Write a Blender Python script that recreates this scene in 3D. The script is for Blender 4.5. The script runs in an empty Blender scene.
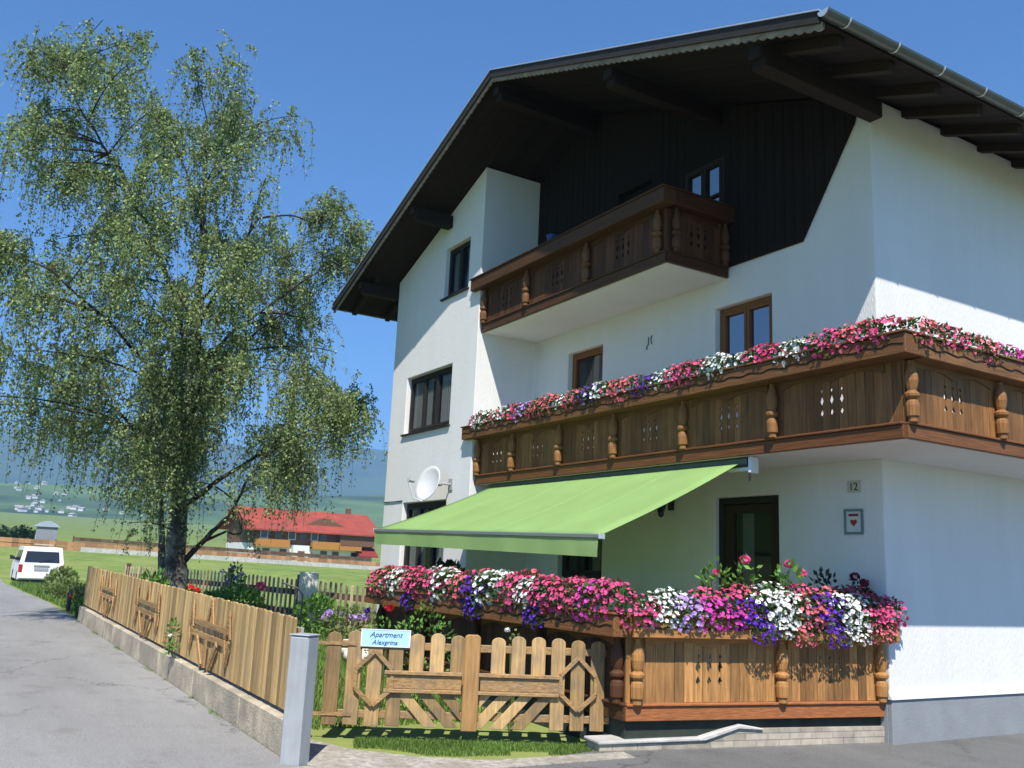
import bpy, bmesh, math, random
import numpy as np
from mathutils import Vector, Matrix
rnd = random.Random(7)
S = bpy.context.scene
COL = S.collection
R = math.radians

# ------------------------------------------------------------------ camera, sky, sun, exposure
def make_camera():
    yaw, pit, rol = -1.02804992, 0.198217826, -0.0451061555
    f = Vector((math.cos(pit) * math.sin(yaw), math.cos(pit) * math.cos(yaw), math.sin(pit)))
    r0 = Vector((math.cos(yaw), -math.sin(yaw), 0)); u0 = r0.cross(f)
    r = math.cos(rol) * r0 - math.sin(rol) * u0
    u = math.sin(rol) * r0 + math.cos(rol) * u0
    cd = bpy.data.cameras.new('camera'); c = bpy.data.objects.new('camera', cd); COL.objects.link(c)
    cd.sensor_width = 36; cd.lens = 918.182 / 1024 * 36; cd.clip_start = 0.1; cd.clip_end = 20000
    m = Matrix((r, u, -f)).transposed().to_4x4(); m.translation = Vector((0, 0, 1.6))
    c.matrix_world = m
    S.camera = c
make_camera()
SUN = Vector((0.615, -0.385, 1.0)).normalized()          # towards the sun
SUN_EL = math.asin(SUN.z); SUN_AZ = math.atan2(SUN.x, SUN.y)
world = bpy.data.worlds.new('World'); S.world = world; world.use_nodes = True
wn = world.node_tree
sky = wn.nodes.new('ShaderNodeTexSky'); sky.sky_type = 'NISHITA'; sky.sun_disc = False
sky.sun_elevation = SUN_EL; sky.sun_rotation = SUN_AZ
sky.altitude = 900; sky.air_density = 1.0; sky.dust_density = 0.3; sky.ozone_density = 3.0
sat = wn.nodes.new('ShaderNodeMix'); sat.data_type = 'RGBA'; sat.blend_type = 'MULTIPLY'; sat.inputs[0].default_value = 1.0
sat.inputs[7].default_value = (0.58, 1.03, 1.5, 1)                  # deeper mountain-air blue
wn.links.new(sky.outputs[0], sat.inputs[6]); wn.links.new(sat.outputs[2], wn.nodes['Background'].inputs[0])
wn.nodes['Background'].inputs[1].default_value = 0.088
sd = bpy.data.lights.new('sun', 'SUN'); sd.energy = 5.0; sd.angle = R(0.53); sd.color = (1.0, 0.95, 0.87)
so = bpy.data.objects.new('sun', sd); COL.objects.link(so)
so.rotation_euler = SUN.to_track_quat('Z', 'Y').to_euler(); so.location = (0, -20, 40)
S.view_settings.view_transform = 'Standard'; S.view_settings.look = 'None'
S.view_settings.exposure = 0.48; S.view_settings.gamma = 1.0; S.view_settings.use_curve_mapping = False
S.render.engine = 'CYCLES'
S.cycles.max_bounces = 6; S.cycles.diffuse_bounces = 3; S.cycles.glossy_bounces = 2
S.cycles.transparent_max_bounces = 12; S.cycles.volume_bounces = 0
S.cycles.use_denoising = True

# ------------------------------------------------------------------ materials
def new_mat(name):
    m = bpy.data.materials.new(name); m.use_nodes = True
    return m, m.node_tree.nodes, m.node_tree.links, m.node_tree.nodes['Principled BSDF']
def sc(c, k): return tuple(min(1, max(0, x * k)) for x in c[:3]) + (1,)
def mat(name, col, rough=0.7, var=0.15, scale=4.0, stretch=(1, 1, 1), col2=None, bump=0.0, bscale=30.0, tone=0.0,
        spec=0.3, metal=0.0, big=0.0, bigcol=None, bigscale=0.5, trans=0.0, detail=5.0):
    """noise-varied surface; tone = strength of the per-face 'tone' attribute; big = large patches of bigcol"""
    m, N, L, b = new_mat(name)
    b.inputs['Roughness'].default_value = rough
    b.inputs['Specular IOR Level'].default_value = spec
    b.inputs['Metallic'].default_value = metal
    tc = N.new('ShaderNodeTexCoord'); mp = N.new('ShaderNodeMapping'); mp.inputs['Scale'].default_value = stretch
    L.new(tc.outputs['Object'], mp.inputs['Vector'])
    nz = N.new('ShaderNodeTexNoise'); nz.inputs['Scale'].default_value = scale; nz.inputs['Detail'].default_value = detail
    nz.inputs['Roughness'].default_value = 0.65
    L.new(mp.outputs[0], nz.inputs['Vector'])
    rp = N.new('ShaderNodeValToRGB')
    lo = sc(col, 1 - var) if col2 is None else tuple(col2[:3]) + (1,)
    rp.color_ramp.elements[0].color = lo; rp.color_ramp.elements[1].color = sc(col, 1 + var) if col2 is None else tuple(col[:3]) + (1,)
    rp.color_ramp.elements[0].position = 0.3; rp.color_ramp.elements[1].position = 0.7
    L.new(nz.outputs['Fac'], rp.inputs['Fac'])
    out = rp.outputs[0]
    if big:
        n2 = N.new('ShaderNodeTexNoise'); n2.inputs['Scale'].default_value = bigscale; n2.inputs['Detail'].default_value = 4
        L.new(tc.outputs['Object'], n2.inputs['Vector'])
        r2 = N.new('ShaderNodeValToRGB'); r2.color_ramp.elements[0].position = 0.42; r2.color_ramp.elements[1].position = 0.62
        r2.color_ramp.elements[0].color = (0, 0, 0, 1); r2.color_ramp.elements[1].color = (big, big, big, 1)
        L.new(n2.outputs['Fac'], r2.inputs['Fac'])
        mx = N.new('ShaderNodeMix'); mx.data_type = 'RGBA'
        L.new(r2.outputs[0], mx.inputs[0]); L.new(out, mx.inputs[6]); mx.inputs[7].default_value = tuple(bigcol[:3]) + (1,)
        out = mx.outputs[2]
    if tone:
        at = N.new('ShaderNodeAttribute'); at.attribute_name = 'tone'
        ma = N.new('ShaderNodeMath'); ma.operation = 'MULTIPLY_ADD'; ma.inputs[1].default_value = tone; ma.inputs[2].default_value = 1.0
        L.new(at.outputs['Fac'], ma.inputs[0])
        mu = N.new('ShaderNodeMix'); mu.data_type = 'RGBA'; mu.blend_type = 'MULTIPLY'; mu.inputs[0].default_value = 1.0
        cc = N.new('ShaderNodeCombineColor')
        for i in range(3): L.new(ma.outputs[0], cc.inputs[i])
        L.new(out, mu.inputs[6]); L.new(cc.outputs[0], mu.inputs[7]); out = mu.outputs[2]
    L.new(out, b.inputs['Base Color'])
    if bump:
        bn = N.new('ShaderNodeTexNoise'); bn.inputs['Scale'].default_value = bscale; bn.inputs['Detail'].default_value = 4
        L.new(mp.outputs[0], bn.inputs['Vector'])
        bp = N.new('ShaderNodeBump'); bp.inputs['Strength'].default_value = bump; bp.inputs['Distance'].default_value = 0.02
        L.new(bn.outputs['Fac'], bp.inputs['Height']); L.new(bp.outputs[0], b.inputs['Normal'])
    if trans:
        t = N.new('ShaderNodeBsdfTranslucent'); L.new(out, t.inputs['Color'])
        mixs = N.new('ShaderNodeMixShader'); mixs.inputs[0].default_value = trans
        o = N['Material Output']
        L.new(b.outputs[0], mixs.inputs[1]); L.new(t.outputs[0], mixs.inputs[2]); L.new(mixs.outputs[0], o.inputs['Surface'])
    return m
GV, GX, GY = (14, 14, 1.0), (1.0, 14, 14), (14, 1.0, 14)       # grain along z, x, y
def wood(name, col, grain, var=0.3, tone=0.3, rough=0.6, **k):
    return mat(name, col, rough, var, 3.0, grain, tone=tone, bump=0.35, bscale=4.0, spec=0.25, **k)
M = {}
M['plaster'] = mat('white_plaster', (0.75, 0.74, 0.71), 0.9, 0.035, 1.2, (2.5, 2.5, .35), bump=0.5, bscale=45, spec=0.1, big=0.35, bigcol=(0.67, 0.655, 0.61), bigscale=0.55)
M['plinth'] = mat('plinth_paint', (0.25, 0.265, 0.275), 0.8, 0.08, 3.0, bump=0.2, bscale=50, spec=0.2)
M['plinth_top'] = mat('plinth_flashing', (0.6, 0.6, 0.6), 0.5, 0.08, 3.0, spec=0.4)
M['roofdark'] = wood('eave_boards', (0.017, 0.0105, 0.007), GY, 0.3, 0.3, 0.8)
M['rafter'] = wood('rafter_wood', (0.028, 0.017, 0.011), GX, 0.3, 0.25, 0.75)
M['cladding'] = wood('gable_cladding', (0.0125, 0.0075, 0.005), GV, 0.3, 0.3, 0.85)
M['tile'] = mat('roof_tiles', (0.11, 0.095, 0.085), 0.8, 0.2, 6, bump=0.3, bscale=20)
M['flash'] = mat('metal_flashing', (0.62, 0.63, 0.64), 0.35, 0.06, 3, metal=0.6, spec=0.5)
M['gutter'] = mat('gutter_metal', (0.10, 0.115, 0.10), 0.45, 0.15, 3, metal=0.5, spec=0.5)
M['verge'] = wood('weathered_verge_board', (0.26, 0.21, 0.16), GX, 0.35, 0.3)
M['vergedark'] = wood('dark_verge_board', (0.03, 0.025, 0.021), GX, 0.3, 0.2)
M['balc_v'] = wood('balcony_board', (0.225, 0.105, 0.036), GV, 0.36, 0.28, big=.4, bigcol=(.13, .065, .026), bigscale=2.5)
M['balc_x'] = wood('balcony_rail_wood_shaded', (0.15, 0.068, 0.025), GX, 0.3, 0.2)  # front copy of the side rail wood, darkened for the shade there
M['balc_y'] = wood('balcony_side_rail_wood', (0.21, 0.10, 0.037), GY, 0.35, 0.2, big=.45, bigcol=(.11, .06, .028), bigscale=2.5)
M['skirt_x'] = wood('balcony_skirting_shaded', (0.14, 0.055, 0.02), GX, 0.22, 0.2)  # front skirting, shade of that face put into the darker tone
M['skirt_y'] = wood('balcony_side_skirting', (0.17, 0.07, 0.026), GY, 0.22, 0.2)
M['post'] = wood('carved_post_wood', (0.25, 0.115, 0.038), GV, 0.3, 0.2)
M['tpost'] = wood('terrace_post_wood', (0.36, 0.175, 0.055), GV, 0.3, 0.2)
M['terr_v'] = wood('terrace_board', (0.36, 0.18, 0.06), GV, 0.42, 0.4, big=.45, bigcol=(.22, .115, .045), bigscale=3)
M['terr_x'] = wood('terrace_rail_wood_shaded', (0.20, 0.085, 0.03), GX, 0.3, 0.2)  # darker copy of the side rail wood, for the shaded front
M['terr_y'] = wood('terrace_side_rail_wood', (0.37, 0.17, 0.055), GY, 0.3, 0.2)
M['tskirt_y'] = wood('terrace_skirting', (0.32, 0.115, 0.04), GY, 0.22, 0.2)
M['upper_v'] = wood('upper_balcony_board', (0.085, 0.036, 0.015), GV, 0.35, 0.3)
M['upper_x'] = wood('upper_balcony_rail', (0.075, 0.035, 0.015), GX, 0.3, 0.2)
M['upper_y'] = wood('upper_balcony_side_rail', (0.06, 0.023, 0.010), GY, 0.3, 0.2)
M['groove'] = mat('carved_groove', (0.035, 0.016, 0.008), 0.8, 0.1)
M['doorwood'] = wood('door_wood', (0.035, 0.017, 0.010), GV, 0.25, 0.15)
M['winwood_v'] = wood('window_wood', (0.21, 0.085, 0.03), GV, 0.25, 0.15)
M['windark'] = wood('dark_window_wood', (0.02, 0.017, 0.015), GV, 0.2, 0.15, 0.5)
M['curtain'] = mat('net_curtain', (0.82, 0.82, 0.80), 0.9, 0.1, 3, (20, 20, 0.5), trans=0.3)
M['room'] = mat('dark_room_panel', (0.025, 0.025, 0.028), 0.9, 0.2)  # near-black colour standing for unlit rooms; also used for pot soil
M['fence'] = wood('fence_board', (0.45, 0.295, 0.12), GV, 0.36, 0.45, big=.35, bigcol=(.31, .215, .105), bigscale=2)
M['fence_x'] = wood('fence_batten', (0.30, 0.17, 0.075), GX, 0.3, 0.3)
M['motif'] = wood('motif_batten', (0.35, 0.205, 0.085), GX, 0.3, 0.35)
M['gate'] = wood('gate_picket', (0.40, 0.255, 0.11), GV, 0.35, 0.45, big=0.5, bigcol=(0.20, 0.15, 0.10), bigscale=5)
M['gate_h'] = wood('gate_rail', (0.33, 0.20, 0.085), GY, 0.35, 0.3, big=0.4, bigcol=(0.22, 0.16, 0.11), bigscale=5)
M['oldpicket'] = wood('weathered_picket', (0.42, 0.33, 0.21), GV, 0.3, 0.45)
M['oldrail'] = wood('dark_fence_rail', (0.13, 0.078, 0.048), GX, 0.3, 0.3)
M['farwood'] = wood('far_fence_wood', (0.40, 0.21, 0.10), GY, 0.2, 0.3)
M['concrete'] = mat('rough_concrete', (0.45, 0.38, 0.27), 0.9, 0.35, 4, bump=0.5, bscale=40, big=0.7, bigcol=(0.27, 0.235, 0.18), bigscale=1.6)
M['concrete2'] = mat('pale_concrete', (0.50, 0.48, 0.44), 0.9, 0.2, 5, bump=0.4, bscale=30, big=0.5, bigcol=(0.34, 0.33, 0.30), bigscale=2)
M['greypost'] = mat('grey_painted_metal', (0.36, 0.38, 0.385), 0.55, 0.1, 3, (8, 8, 0.5), spec=0.3, big=0.5, bigcol=(0.29, 0.295, 0.285), bigscale=4, bump=.15, bscale=60)
M['yard'] = None
M['asphalt'] = None
M['grass'] = mat('meadow_grass', (0.155, 0.225, 0.05), 0.9, 0.45, 0.8, bump=0.7, bscale=12, big=0.7, bigcol=(0.25, 0.27, 0.085), bigscale=0.09, spec=0.1, detail=9)
M['hillgrass'] = mat('hill_meadow', (0.12, 0.19, 0.05), 0.95, 0.35, 0.006, big=0.85, bigcol=(0.03, 0.055, 0.025), bigscale=0.0045, spec=0.0, detail=9)
M['forest'] = mat('mountain_forest', (0.045, 0.075, 0.03), 0.95, 0.4, 0.004, big=0.5, bigcol=(0.10, 0.14, 0.05), bigscale=0.0012, spec=0.0, detail=10)
M['bark'] = mat('birch_bark_dark', (0.055, 0.045, 0.036), 0.95, 0.5, 5, (1, 1, 2.2), bump=0.8, bscale=10, big=0.8, bigcol=(0.26, 0.25, 0.22), bigscale=3.2)
M['barkdark'] = mat('birch_limb_bark', (0.035, 0.028, 0.022), 0.95, 0.4, 6, bump=0.6, bscale=14)
M['leaf'] = mat('birch_leaf', (0.225, 0.295, 0.105), 0.5, 0.3, 0.9, tone=0.55, trans=0.4, spec=0.45)
M['foliage'] = mat('petunia_foliage', (0.07, 0.14, 0.03), 0.6, 0.25, 6, tone=0.45, trans=0.25)
M['garden'] = mat('garden_leaf', (0.12, 0.25, 0.04), 0.6, 0.25, 4, tone=0.5, trans=0.3)
M['weed'] = mat('weed_leaf', (0.15, 0.20, 0.06), 0.7, 0.3, 4, tone=0.5, trans=0.3)
M['darkleaf'] = mat('dark_leaf', (0.028, 0.045, 0.022), 0.6, 0.3, 4, tone=0.4, trans=0.15)
M['hedge'] = mat('hedge_leaf', (0.035, 0.065, 0.025), 0.8, 0.3, 3, tone=0.4)
M['awning'] = mat('awning_canvas', (0.42, 0.62, 0.235), 0.85, 0.07, 1.2, (1, 1, 1), trans=0.5, bump=0.1, bscale=200, spec=0.1)
M['whitemetal'] = mat('white_metal', (0.72, 0.73, 0.73), 0.35, 0.03, 3, spec=0.5)
M['seam'] = mat('awning_seam', (0.30, 0.46, 0.17), 0.9, 0.05)
M['barmetal'] = mat('awning_bar_grey', (0.17, 0.20, 0.18), 0.4, 0.04, 3, spec=0.5)
M['black'] = mat('black_metal', (0.018, 0.018, 0.018), 0.5, 0.1, 3, spec=0.4)
M['redpaint'] = mat('red_paint', (0.35, 0.03, 0.03), 0.5, 0.15, 5)
M['brick'] = None
M['vanwhite'] = mat('white_car_paint', (0.80, 0.80, 0.80), 0.25, 0.02, 2, spec=0.5)
M['tyre'] = mat('tyre_rubber', (0.02, 0.02, 0.02), 0.85, 0.1)
M['rim'] = mat('wheel_rim', (0.45, 0.45, 0.46), 0.35, 0.05, metal=0.7)
M['redlamp'] = mat('tail_lamp_red', (0.35, 0.02, 0.02), 0.2, 0.1)
M['redtile'] = mat('red_roof_tiles', (0.33, 0.062, 0.04), 0.8, 0.3, 2.2, (1, .35, 1), bump=0.5, bscale=6, big=.6, bigcol=(.24, .06, .045), bigscale=.35)
M['chaletwood'] = wood('chalet_dark_wood', (0.17, 0.082, 0.048), GV, 0.3, 0.3)
M['orangewood'] = wood('orange_balcony_wood', (0.42, 0.19, 0.045), GV, 0.2, 0.3)
M['darkred'] = mat('dark_red_canvas', (0.22, 0.03, 0.03), 0.8, 0.1)
M['stone'] = mat('round_stone', (0.62, 0.58, 0.52), 0.85, 0.2, 6, bump=0.3, bscale=12)
M['enamel'] = mat('blue_sign_face', (0.42, 0.70, 0.84), 0.4, 0.04, 5)
M['ink'] = mat('dark_lettering', (0.02, 0.05, 0.16), 0.6, 0.05)
M['greentrim'] = mat('green_frame_paint', (0.12, 0.22, 0.20), 0.5, 0.1)
M['rose_red'] = mat('rose_petal', (0.62, 0.02, 0.03), 0.6, 0.15, 20, tone=0.3, trans=0.2)
def glassmat(name, tint, mixf):
    m, N, L, b = new_mat(name)
    b.inputs['Base Color'].default_value = tuple(tint) + (1,); b.inputs['Roughness'].default_value = 0.03
    b.inputs['Specular IOR Level'].default_value = 0.75
    tr = N.new('ShaderNodeBsdfTransparent'); tr.inputs[0].default_value = (0.93, 0.95, 0.95, 1)
    mx = N.new('ShaderNodeMixShader'); mx.inputs[0].default_value = mixf
    L.new(b.outputs[0], mx.inputs[1]); L.new(tr.outputs[0], mx.inputs[2]); L.new(mx.outputs[0], N['Material Output'].inputs['Surface'])
    return m
M['glass'] = glassmat('window_glass', (0.02, 0.025, 0.03), 0.66)
M['darkglass'] = glassmat('dark_glass', (0.015, 0.018, 0.022), 0.12)
M['skyglass'] = glassmat('reflecting_glass', (0.02, 0.025, 0.03), 0.02); M['skyglass'].node_tree.nodes['Principled BSDF'].inputs['IOR'].default_value = 2.6
def asphaltmat(name, c0, c1):
    m, N, L, b = new_mat(name); b.inputs['Roughness'].default_value = 0.9; b.inputs['Specular IOR Level'].default_value = 0.2
    tc = N.new('ShaderNodeTexCoord')
    def noise(sc_, st, det=6):
        mp = N.new('ShaderNodeMapping'); mp.inputs['Scale'].default_value = st; L.new(tc.outputs['Object'], mp.inputs[0])
        n = N.new('ShaderNodeTexNoise'); n.inputs['Scale'].default_value = sc_; n.inputs['Detail'].default_value = det; n.inputs['Roughness'].default_value = .65
        L.new(mp.outputs[0], n.inputs['Vector']); return n
    def ramp(src, p0, p1, a, b_):
        r = N.new('ShaderNodeValToRGB'); r.color_ramp.elements[0].position = p0; r.color_ramp.elements[1].position = p1
        r.color_ramp.elements[0].color = a + (1,); r.color_ramp.elements[1].color = b_ + (1,); L.new(src, r.inputs[0]); return r.outputs[0]
    def mul(a, b_, f=1.0):
        x = N.new('ShaderNodeMix'); x.data_type = 'RGBA'; x.blend_type = 'MULTIPLY'; x.inputs[0].default_value = f; L.new(a, x.inputs[6]); L.new(b_, x.inputs[7]); return x.outputs[2]
    base = ramp(noise(.55, (.35, 1.3, 1)).outputs['Fac'], .35, .68, c0, c1)
    grain = ramp(noise(70, (1, 1, 1), 3).outputs['Fac'], .3, .7, (.72, .72, .72), (1.2, 1.2, 1.2))
    spots = ramp(noise(2.3, (1, 1, 1), 8).outputs['Fac'], .30, .46, (.83, .81, .78), (1, 1, 1))
    dirt = ramp(noise(7, (.4, 1, 1), 8).outputs['Fac'], .62, .75, (1, 1, 1), (1.16, 1.13, 1.06))
    vr = N.new('ShaderNodeTexVoronoi'); vr.feature = 'DISTANCE_TO_EDGE'; vr.inputs['Scale'].default_value = .42
    dn = noise(2.2, (1, 1, 1), 5); ad = N.new('ShaderNodeMix'); ad.data_type = 'RGBA'; ad.blend_type = 'ADD'; ad.inputs[0].default_value = .9
    L.new(tc.outputs['Object'], ad.inputs[6]); L.new(dn.outputs['Color'], ad.inputs[7]); L.new(ad.outputs[2], vr.inputs['Vector'])
    crack = ramp(vr.outputs['Distance'], .003, .011, (.62, .61, .6), (1, 1, 1))
    msk = ramp(noise(.35, (1, 1, 1), 3).outputs['Fac'], .48, .56, (0, 0, 0), (1, 1, 1))
    cm = N.new('ShaderNodeMix'); cm.data_type = 'RGBA'; L.new(msk, cm.inputs[0]); cm.inputs[6].default_value = (1, 1, 1, 1); L.new(crack, cm.inputs[7])
    out = mul(mul(mul(mul(base, grain), spots), dirt), cm.outputs[2]); L.new(out, b.inputs['Base Color'])
    bp = N.new('ShaderNodeBump'); bp.inputs['Strength'].default_value = .4; bp.inputs['Distance'].default_value = .01
    L.new(noise(120, (1, 1, 1), 3).outputs['Fac'], bp.inputs['Height']); L.new(bp.outputs[0], b.inputs['Normal'])
    return m
M['asphalt'] = asphaltmat('road_asphalt', (.225, .219, .208), (.29, .284, .27)); M['yard'] = asphaltmat('yard_asphalt', (.125, .125, .12), (.175, .174, .168))
def brickmat():
    m, N, L, b = new_mat('pale_brick'); b.inputs['Roughness'].default_value = 0.9
    tc = N.new('ShaderNodeTexCoord'); mp = N.new('ShaderNodeMapping'); mp.inputs['Rotation'].default_value = (R(90), 0, R(90))
    sp = N.new('ShaderNodeSeparateXYZ'); cb = N.new('ShaderNodeCombineXYZ')
    L.new(tc.outputs['Object'], sp.inputs[0]); L.new(sp.outputs['Y'], cb.inputs['X']); L.new(sp.outputs['Z'], cb.inputs['Y'])
    br = N.new('ShaderNodeTexBrick'); br.inputs['Scale'].default_value = 1.0
    br.inputs['Brick Width'].default_value = 0.26; br.inputs['Row Height'].default_value = 0.062; br.inputs['Mortar Size'].default_value = 0.005
    br.inputs['Color1'].default_value = (0.44, 0.385, 0.29, 1); br.inputs['Color2'].default_value = (0.30, 0.265, 0.20, 1); br.inputs['Mortar'].default_value = (0.24, 0.22, 0.19, 1)
    L.new(cb.outputs[0], br.inputs['Vector'])
    nz = N.new('ShaderNodeTexNoise'); nz.inputs['Scale'].default_value = 9; nz.inputs['Detail'].default_value = 6
    L.new(tc.outputs['Object'], nz.inputs['Vector'])
    mx = N.new('ShaderNodeMix'); mx.data_type = 'RGBA'; mx.blend_type = 'OVERLAY'; mx.inputs[0].default_value = 0.55
    L.new(br.outputs[0], mx.inputs[6]); L.new(nz.outputs['Fac'], mx.inputs[7]); L.new(mx.outputs[2], b.inputs['Base Color'])
    bp = N.new('ShaderNodeBump'); bp.inputs['Strength'].default_value = 0.5; bp.inputs['Distance'].default_value = 0.01
    L.new(br.outputs['Fac'], bp.inputs['Height']); bp.invert = True; L.new(bp.outputs[0], b.inputs['Normal'])
    return m
M['brick'] = brickmat()
PET = {}
for nm, c in dict(pink=(0.72, 0.095, 0.24), magenta=(0.66, 0.07, 0.40), white=(0.82, 0.82, 0.78), purple=(0.12, 0.03, 0.40),
                  coral=(0.70, 0.16, 0.20), lilac=(0.46, 0.30, 0.66), crimson=(0.25, 0.02, 0.06)).items():
    PET[nm] = mat(nm + '_petal', c, 0.6, 0.18, 25, tone=0.55, trans=0.25, spec=0.15)

# ------------------------------------------------------------------ mesh builder
class MB:
    def __init__(self): self.v = []; self.f = []; self.t = []
    def add(self, vs, fs, tone=0.0):
        o = len(self.v); self.v += [tuple(p) for p in vs]
        for f in fs: self.f.append(tuple(i + o for i in f)); self.t.append(tone)
        return self
    def hexa(self, p, tone=0.0):          # 8 points: bottom 4 ccw, top 4 ccw
        return self.add(p, [(3, 2, 1, 0), (4, 5, 6, 7), (0, 1, 5, 4), (1, 2, 6, 5), (2, 3, 7, 6), (3, 0, 4, 7)], tone)
    def box(self, x0, x1, y0, y1, z0, z1, tone=0.0):
        return self.hexa([(x0, y0, z0), (x1, y0, z0), (x1, y1, z0), (x0, y1, z0), (x0, y0, z1), (x1, y0, z1), (x1, y1, z1), (x0, y1, z1)], tone)
    def fbox(self, F, s0, s1, o0, o1, z0, z1, tone=0.0):     # box in a frame F(s, outward, z)
        return self.hexa([F(s0, o1, z0), F(s1, o1, z0), F(s1, o0, z0), F(s0, o0, z0), F(s0, o1, z1), F(s1, o1, z1), F(s1, o0, z1), F(s0, o0, z1)], tone)
    def bar(self, p, q, w, h, up=(0, 0, 1), tone=0.0):
        p = Vector(p); q = Vector(q); d = (q - p).normalized(); s = d.cross(Vector(up))
        if s.length < 1e-4: s = d.cross(Vector((1, 0, 0)))
        s.normalize(); u = s.cross(d); s = s * w / 2; u = u * h / 2
        return self.hexa([p - s - u, q - s - u, q + s - u, p + s - u, p - s + u, q - s + u, q + s + u, p + s + u], tone)
    def tube(self, pts, rad, n=6, tone=0.0, cap=True):
        pts = [Vector(p) for p in pts]
        if not isinstance(rad, (list, tuple)): rad = [rad] * len(pts)
        o = len(self.v); prev = None
        for i, p in enumerate(pts):
            d = (pts[min(i + 1, len(pts) - 1)] - pts[max(i - 1, 0)]).normalized()
            a = d.orthogonal() if prev is None else prev - d * prev.dot(d)
            if a.length < 1e-5: a = d.orthogonal()
            a.normalize(); prev = a; b = d.cross(a)
            for k in range(n):
                an = 2 * math.pi * k / n
                self.v.append(tuple(p + (a * math.cos(an) + b * math.sin(an)) * rad[i]))
        for i in range(len(pts) - 1):
            for k in range(n):
                k2 = (k + 1) % n
                self.f.append((o + i * n + k, o + i * n + k2, o + (i + 1) * n + k2, o + (i + 1) * n + k)); self.t.append(tone)
        if cap:
            self.f.append(tuple(o + k for k in range(n))[::-1]); self.t.append(tone)
            e = o + (len(pts) - 1) * n; self.f.append(tuple(e + k for k in range(n))); self.t.append(tone)
        return self
    def lathe(self, c, prof, n=10, rot=0.0, tone=0.0, sx=1, sy=1):
        o = len(self.v)
        for r, z in prof:
            for k in range(n):
                a = rot + 2 * math.pi * k / n
                self.v.append((c[0] + r * sx * math.cos(a), c[1] + r * sy * math.sin(a), c[2] + z))
        for i in range(len(prof) - 1):
            for k in range(n):
                k2 = (k + 1) % n
                self.f.append((o + i * n + k, o + i * n + k2, o + (i + 1) * n + k2, o + (i + 1) * n + k)); self.t.append(tone)
        self.f.append(tuple(o + k for k in range(n))[::-1]); self.t.append(tone)
        e = o + (len(prof) - 1) * n; self.f.append(tuple(e + k for k in range(n))); self.t.append(tone)
        return self
    def prism(self, poly, F, o0, o1, tone=0.0):              # poly in (s, z), extruded outward o0..o1
        n = len(poly)
        vs = [F(s, o0, z) for s, z in poly] + [F(s, o1, z) for s, z in poly]
        fs = [tuple(range(n))[::-1], tuple(range(n, 2 * n))] + [(i, (i + 1) % n, n + (i + 1) % n, n + i) for i in range(n)]
        return self.add(vs, fs, tone)
    def ball(self, c, rx, ry, rz, n=8, m=6, tone=0.0, jit=0.0, rg=rnd):
        o = len(self.v)
        for i in range(1, m):
            th = math.pi * i / m
            for k in range(n):
                a = 2 * math.pi * k / n; j = 1 + rg.uniform(-jit, jit)
                self.v.append((c[0] + rx * j * math.sin(th) * math.cos(a), c[1] + ry * j * math.sin(th) * math.sin(a), c[2] + rz * j * math.cos(th)))
        self.v.append((c[0], c[1], c[2] + rz)); self.v.append((c[0], c[1], c[2] - rz))
        T = o + (m - 1) * n; B = T + 1
        for k in range(n):
            k2 = (k + 1) % n
            self.f.append((T, o + k, o + k2)); self.t.append(tone)
            for i in range(m - 2):
                self.f.append((o + i * n + k, o + (i + 1) * n + k, o + (i + 1) * n + k2, o + i * n + k2)); self.t.append(tone)
            e = o + (m - 2) * n; self.f.append((e + k, B, e + k2)); self.t.append(tone)
        return self
    def mesh(self, name, base=(0, 0, 0)):
        me = bpy.data.meshes.new(name)
        b = Vector(base)
        me.from_pydata([(x - b.x, y - b.y, z - b.z) for x, y, z in self.v], [], self.f)
        at = me.attributes.new('tone', 'FLOAT', 'FACE'); at.data.foreach_set('value', self.t)
        me.update()
        return me
def base_of(o):
    b = Vector((0, 0, 0))
    while o is not None: b = b + o.location; o = o.parent
    return b
def part(name, mb, m, parent=None, smooth=False, fix=True, bevel=0.0):
    """one mesh object; the vertices are given in world coordinates"""
    me = mb.mesh(name, base_of(parent) if parent else (0, 0, 0))
    if fix:
        bm = bmesh.new(); bm.from_mesh(me); bmesh.ops.recalc_face_normals(bm, faces=bm.faces); bm.to_mesh(me); bm.free()
    if smooth: me.polygons.foreach_set('use_smooth', [True] * len(me.polygons))
    ms = m if isinstance(m, (list, tuple)) else [m]
    for x in ms: me.materials.append(x)
    o = bpy.data.objects.new(name, me); COL.objects.link(o)
    if parent: o.parent = parent
    if bevel:
        bv = o.modifiers.new('bevel', 'BEVEL'); bv.width = bevel; bv.segments = 1; bv.limit_method = 'ANGLE'
    return o
def tag(o, label, cat, group=None, kind=None):
    o['label'] = label; o['category'] = cat
    if group: o['group'] = group
    if kind: o['kind'] = kind
    return o
def thing(name, label, cat, loc=(0, 0, 0), group=None):
    o = bpy.data.objects.new(name, None); COL.objects.link(o); o.location = loc; o.empty_display_size = 0.1
    return tag(o, label, cat, group)
def structure(o):
    o['kind'] = 'structure'; return o
def dup(root, loc, rz=0.0, label=None, scale=None):
    r = root.copy(); COL.objects.link(r); r.location = loc; r.rotation_euler = (0, 0, rz)
    if label: r['label'] = label
    if scale: r.scale = (scale,) * 3
    for ch in list(root.children):
        c = ch.copy(); COL.objects.link(c); c.parent = r
        for g in list(ch.children):
            d = g.copy(); COL.objects.link(d); d.parent = c
    return r
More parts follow.
